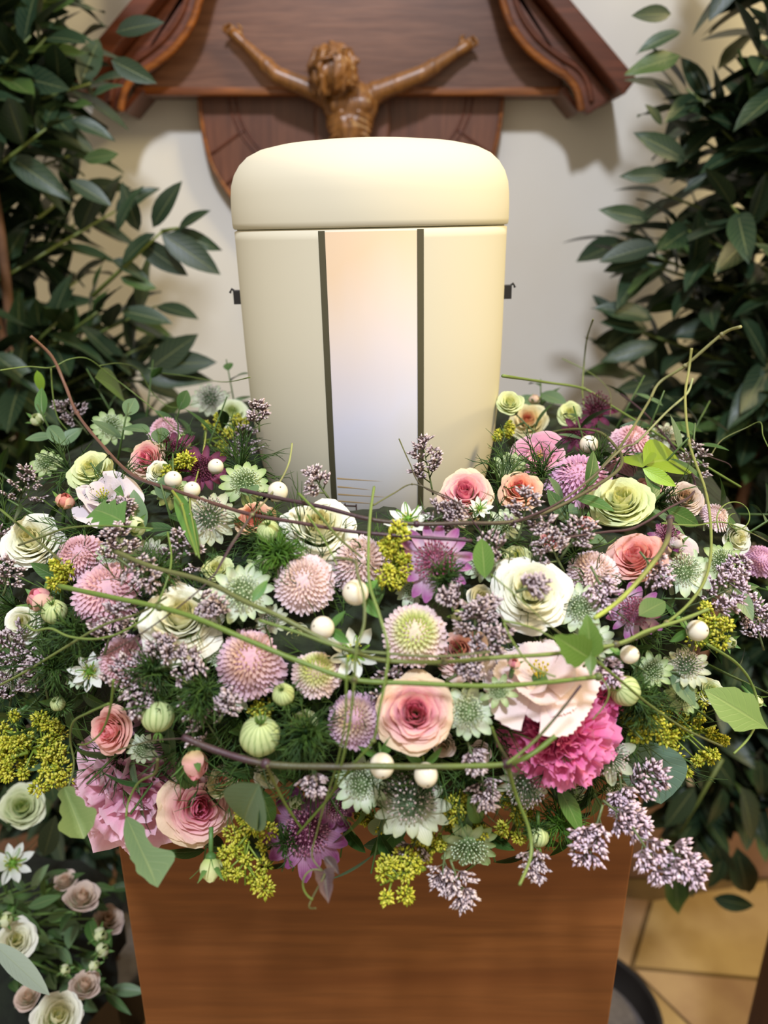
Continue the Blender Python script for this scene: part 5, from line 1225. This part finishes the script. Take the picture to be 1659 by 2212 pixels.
vine([(340, 1640), (335, 1670), (300, 1690), (278, 1730), (272, 1765)], .0013, OV, GV, 'tendril carrying the grey green lobed leaf', .046)
vine([(0, 1480), (60, 1448), (130, 1405), (220, 1352), (300, 1325), (360, 1290)], .0013, GV2, OV, 'pale green straight shoot at the left edge', .032)
vine([(58, 1350), (75, 1362), (110, 1358), (150, 1375), (210, 1380), (270, 1362), (330, 1318), (362, 1250), (370, 1200), (362, 1150)], .0012, GV2, GV, 'looping tendril below the large soft pink pompon', .034)
vine([(1098, 1660), (1115, 1720), (1142, 1790), (1146, 1850), (1122, 1912)], .0015, GV, GV2, 'green shoot hanging from the lower vine joint over the pedestal', .046, (0,))
vine([(1095, 1650), (1150, 1605), (1200, 1550), (1255, 1480)], .0013, GV2, DV, 'olive stem crossing the hot pink carnation', .050)
vine([(1105, 1655), (1078, 1610), (1062, 1570)], .0013, DV, GV, 'short green spur beside the pale astrantia right of the rose', .040)
vine([(1528, 1392), (1590, 1432), (1625, 1480), (1638, 1540), (1620, 1590), (1585, 1628)], .0014, GV, GV2, 'long arched tendril at the right edge', .030)
vine([(1285, 1425), (1340, 1470), (1400, 1520), (1480, 1575), (1560, 1612)], .0013, GV, OV, 'straight green shoot pointing down right over the yellow sprig', .042)
vine([(1296, 1460), (1315, 1490), (1308, 1520), (1280, 1555)], .0010, GV2, GV, 'little hooked tendril over the pink carnation', .040)
vine([(576, 1652), (592, 1690), (618, 1740), (652, 1790)], .0014, OV, GV, 'green spur going from the lower vine into the purple flower', .046)
vine([(1060, 1240), (1130, 1300), (1180, 1345), (1215, 1372)], .0010, GV, OV, 'thin green shoot crossing the large creamy rose', .046)
vine([(1085, 1340), (1130, 1350), (1165, 1362), (1210, 1388)], .0011, GV, GV2, 'thin shoot under the large creamy rose', .042)
vine([(1088, 1345), (1110, 1390), (1150, 1440), (1200, 1462)], .0011, GV2, GV, 'thin shoot over the fringed blush bloom', .044)
vine([(0, 800), (60, 792), (110, 794), (150, 776), (190, 775), (235, 808), (290, 850), (350, 900), (400, 950)], .0011, GV2, GV, 'pale green looping tendril at the upper left', .018, (2,))
vine([(110, 794), (114, 850), (124, 900), (146, 930)], .0012, GV2, GV, 'tendril hanging from the upper left loop', .020)
vine([(215, 790), (260, 785), (300, 800), (330, 850), (372, 880), (430, 870)], .0010, GV2, GV, 'thin arched tendril before the left laurel', .016)
vine([(540, 815), (480, 825), (400, 812), (350, 806)], .0010, GV2, GV, 'pale tendril left of the urn against the wall', .014)
vine([(1340, 850), (1400, 900), (1480, 1000), (1500, 1060), (1440, 1100), (1370, 1140), (1300, 1150), (1200, 1165)], .0014, DV, DV, 'dark stem arching right behind the roses', .024)
vine([(1510, 968), (1530, 985), (1570, 1000), (1580, 1010)], .0009, DV, DV, 'short dark twig right of the bright leaves', .024)
vine([(1535, 985), (1560, 950), (1610, 925), (1642, 912), (1648, 940), (1659, 965)], .0010, OV, GV, 'crooked tendril reaching the right edge', .024)
vine(spiral(1590, 1120, 44, 1.3, 2.6), .0010, GV2, GV, 'curled tendril at the far right', .024)
vine(spiral(690, 1900, 46, .6, 1.9) + [(668, 1955), (682, 1962)], .0009, GV, OV, 'curly tendril end dangling before the pedestal', .05)
vine([(1430, 1130), (1500, 1135), (1560, 1128), (1620, 1150), (1659, 1170)], .0011, GV2, GV, 'green shoot leaving the picture at the right', .024)
vine([(0, 1100), (60, 1150), (130, 1210)], .0014, GV, OV, 'green stem over the far left white rose', .03)
vine([(40, 1178), (90, 1160), (150, 1140), (240, 1136), (330, 1142)], .0012, OV, GV, 'level green stem over the left roses', .032)
vine([(862, 948), (885, 1000), (912, 1050), (1000, 1090)], .0009, OV, DV, 'thin bare twig rising before the urn picture', .03)
vine([(806, 1092), (850, 1066), (890, 1046), (940, 1062), (990, 1088), (1040, 1150)], .0009, OV, DV, 'bent twig at the bottom of the urn picture', .03, (2,))
vine([(255, 1620), (330, 1600), (400, 1595)], .0010, OV, DV, 'thin stem behind the coral bud', .03)

REG = []
for o in list(bpy.data.objects):
    if o.get('category') in ('flower', 'bud', 'berry', 'seed pod'): REG.append((o.matrix_basis.translation.copy(), o['label']))
USED = set()
def nearlab(P, head):
    px, py = to_px(P); c = []
    for Q, l in REG:
        qx, qy = to_px(Q); c.append(((qx - px) ** 2 + (qy - py) ** 2, qx, qy, l))
    c.sort()
    for _, qx, qy, l in c[:8]:
        if abs(px - qx) > abs(py - qy): d = 'left of' if px < qx else 'right of'
        else: d = 'above' if py < qy else 'below'
        s = head + ' ' + d + ' the ' + l
        if len(s.split()) <= 16 and s not in USED: USED.add(s); return s
    for _, qx, qy, l in c:
        for h in (head, 'green ' + head.split()[-1]):
            for d in ('beside', 'near', 'behind'):
                s = h + ' ' + d + ' the ' + l
                if len(s.split()) <= 16 and s not in USED: USED.add(s); return s
    return head + ' ' + d + ' the ' + c[0][3]
# small blooms in the remaining gaps
rr = random.Random(21); taken = [to_px(Q) for Q, _ in REG]; made = 0; tries = 0
REG0 = list(REG)
while made < 46 and tries < 9000:
    tries += 1; px, py = rr.uniform(10, 1640), rr.uniform(880, 1740)
    if (abs(px - 820) < 270 and py < 1150) or (py > 1560 and not 200 < px < 1400) or (px > 1500 and py < 1150) or (px < 60 and py < 1050): continue
    if any((px - q[0]) ** 2 + (py - q[1]) ** 2 < 62 ** 2 for q in taken): continue
    P = put(px, py, -.008)
    if tval(P) > 1.6: continue
    taken.append((px, py)); made += 1; k = rr.choice('aaabbcdd') if py < 1450 else rr.choice('aabcd'); ax_ = (toc(P) * .7 + nrm(P) * .7 + Vector((rr.uniform(-.3, .3), 0, rr.uniform(-.2, .3)))).normalized()
    if k == 'a': astr(P, ax_, sz(P, rr.uniform(66, 88)), rr.choice(('white', 'green', 'white', 'grey')), nearlab(P, 'small pale astrantia'), .5, 13)
    elif k == 'b': rose(P, ax_, sz(P, rr.uniform(50, 66)), rr.choice(('white', 'cream', 'blush')), nearlab(P, 'small cream rose'), 14, openk=.7)
    elif k == 'c': bud(P, ax_, sz(P, 34), 'greenw', nearlab(P, 'small pale bud'), 1.5)
    else: statice(P, (UP + RT * rr.uniform(-1, 1) + toc(P) * .4).normalized(), .034, nearlab(P, 'statice tuft'), .9, fr=.0015)
rr = random.Random(5)
spots = []
tries = 0
while len(spots) < 96 and tries < 6000:
    tries += 1; px, py = rr.uniform(0, 1659), rr.uniform(830, 1790)
    d = raydir(px, py); t_ = hit(px, py); P = CAM + d * t_
    if tval(P) > 1.05: continue
    if (abs(px - 820) < 310 and py < 1150) or (abs(px - 820) < 240 and py < 1215): continue
    if any((px - q[0]) ** 2 + (py - q[1]) ** 2 < 72 ** 2 for q in spots): continue
    spots.append((px, py, P))
for i, (px, py, P) in enumerate(spots):
    P = P + raydir(px, py) * .042; n = nrm(P); ax_ = (n + Vector((rr.uniform(-.5, .5), rr.uniform(-.5, .5), rr.uniform(-.3, .3)))).normalized()
    t = thing('leafy_sprig', nearlab(P, 'dark leafy sprig'), 'foliage', Matrix.Translation(P), 'leafy filler sprigs of the wreath')
    g = MB(); L = rr.uniform(.028, .045); g.tube([-ax_ * L * .5, ax_ * L], [.0011, .0006], lin((70, 96, 44)), 4); ob('stem', g.mesh('stem', STEM), t)
    x = ax_.orthogonal().normalized(); y = ax_.cross(x)
    for k in range(4):
        ph = k * 2.4; o_ = x * math.cos(ph) + y * math.sin(ph); d = (ax_ * rr.uniform(.2, .8) + o_ + Vector((0, 0, rr.uniform(-.5, .1)))).normalized()
        ob('leaf', FL[rr.choice((0, 0, 1, 1, 2))], t, frame_leaf(ax_ * L * (.1 + .22 * k), d, ax_, rr.uniform(.018, .030), rr.uniform(-.5, .5)))
fspots = []
tries = 0
while len(fspots) < 52 and tries < 4000:
    tries += 1; px, py = rr.uniform(0, 1500), rr.uniform(1000, 1760); t_ = hit(px, py); P = CAM + raydir(px, py) * t_
    if tval(P) > 1.05 or (abs(px - 820) < 240 and py < 1130) or any((px - q[0]) ** 2 + (py - q[1]) ** 2 < 85 ** 2 for q in fspots): continue
    fspots.append((px, py)); P = P + raydir(px, py) * .024
    feather(P, nrm(P), rr.uniform(.026, .040), nearlab(P, 'thread-leaved tuft'), 46, group='feathery filler tufts')


# ================================================================== LOW ARRANGEMENT, bottom left, standing on the dark stand
def lowp(px, py, Y): return at_y(px, py, Y)
b0 = Vector((-.455, .64, .618))
mb = MB()
def lb(u, v):
    a = u * PI; th = v * PI * .5; n1 = mn.noise(Vector((math.cos(a) * 4, math.sin(a) * 4, v * 5))); r = (.15 + .02 * n1) * math.cos(th) ** .7 if v < 1 else 0
    return (b0.x + r * math.cos(a), b0.y + r * math.sin(a), b0.z + .075 * math.sin(th)), (lin((34, 44, 26)))
mb.grid(lb, 48, 8); o = ob('posy_base', mb.mesh('posy', plain('moss2', lin((22, 30, 17)), .9, 70, .6, 1.0))); tag(o, 'dark green base of the low posy at the bottom left', 'foliage')
for px, py, d, Y, pal, n, ax, ay, lab in [
 (48, 1742, 100, .56, 'greenw', 22, -.1, .3, 'greenish white rose in the dark lower left corner'), (35, 2032, 90, .50, 'white', 24, .1, .3, 'white ruffled rose of the low posy at the left edge'),
 (178, 1935, 80, .56, 'blush', 18, .2, 1.5, 'closed blush rose of the low posy near the pedestal'), (140, 1900, 54, .58, 'blush', 16, -.2, 1.5, 'small blush rose left of the closed one in the low posy'),
 (185, 2125, 70, .5, 'blush', 18, .4, 1.5, 'blush green rose lowest beside the pedestal'), (125, 2195, 110, .46, 'white', 18, .2, .5, 'white petals cut by the bottom edge'),
 (60, 2150, 60, .5, 'blush', 16, -.3, .8, 'faded blush rose behind the silvery leaf'), (235, 1985, 70, .6, 'blush', 16, .5, 1.0, 'dim blush rose touching the pedestal side')]:
    P = lowp(px, py, Y); rose(P, A_(P, ax, ay), d * .5 / F * depth_of(P) * .9, pal, lab, n, openk=.6)
for px, py, w, Y, pal, lab in [(218, 2020, 30, .53, 'greenw', 'upper green bud of the low posy'), (222, 2050, 28, .52, 'greenw', 'lower green bud of the low posy'), (142, 2095, 22, .5, 'greenw', 'tiny green bud in the middle of the low posy'), (205, 2085, 22, .5, 'greenw', 'tiny green bud right in the low posy'), (15, 1985, 30, .5, 'greenw', 'green bud at the left edge of the low posy')]:
    P = lowp(px, py, Y); bud(P, A_(P, .9, .6), w * .5 / F * depth_of(P) * 1.2, pal, lab, 1.5)
P = lowp(25, 1868, .54); nigella(P, A_(P, .3, .5), 88 * .5 / F * depth_of(P) * 1.1, 'white nigella flower at the lower left edge')
rr = random.Random(77)
REG += [(o.matrix_basis.translation.copy(), o['label']) for o in list(bpy.data.objects) if o.get('category') in ('flower', 'bud') and 'posy' in o['label']]
for k in range(26):
    px, py = rr.uniform(0, 255), rr.uniform(1880, 2200); P = lowp(px, py, rr.uniform(.54, .62)); B = Vector((b0.x + rr.uniform(-.05, .05), b0.y, b0.z + .05))
    t = thing('leafy_branch', nearlab(P, 'narrow-leaved green sprig'), 'foliage', Matrix.Translation(B), 'green sprigs of the low posy'); g = MB(); e = P - B; g.tube([Vector((0, 0, 0)), e * .5 + Vector((0, 0, .015)), e], [.0018, .0014, .0009], lin((84, 116, 52)), 5); ob('stem', g.mesh('stem', STEM), t)
    for q in range(5):
        s = .35 + .15 * q; d = (e.normalized() * .6 + Vector((rr.uniform(-1, 1), rr.uniform(-1, .3), rr.uniform(-.2, 1)))).normalized(); ob('leaf', FL[rr.choice((0, 1, 2))], t, frame_leaf(e * s, d, Vector((0, -.5, 1)), rr.uniform(.022, .045), 0, .7))
for px0, py0, px1, py1, Y, c1, c2, W, lab in [(-18, 2035, 112, 2152, .42, (160, 178, 160), (178, 194, 176), .75, 'long silvery eucalyptus leaf at the bottom left edge'), (95, 1850, 118, 1765, .60, (48, 66, 50), (60, 80, 60), 1.3, 'dark oval leaf left of the pedestal edge'), (20, 1790, 10, 1700, .62, (40, 60, 40), (52, 74, 48), 1.2, 'dark leaf behind the greenish white rose'),
                                           (100, 1640, 118, 1735, .60, (40, 62, 42), (56, 80, 52), 1.6, 'round dark leaf under the left yellow sprig'), (60, 1960, 130, 1935, .54, (48, 76, 44), (66, 96, 54), 1.0, 'green leaf above the white ruffled rose'), (90, 2020, 35, 1965, .52, (60, 90, 50), (80, 110, 60), .8, 'light green leaf at the left of the low posy')]:
    P0 = lowp(px0, py0, Y); P1 = lowp(px1, py1, Y); o = ob('green_leaf', leaf_mesh(lab, lin(c1), lin(c2), .3, .1, .05), None, frame_leaf(P0, P1 - P0, toc(P0) + Vector((0, 0, .4)), (P1 - P0).length, 0, W)); tag(o, lab, 'leaf')
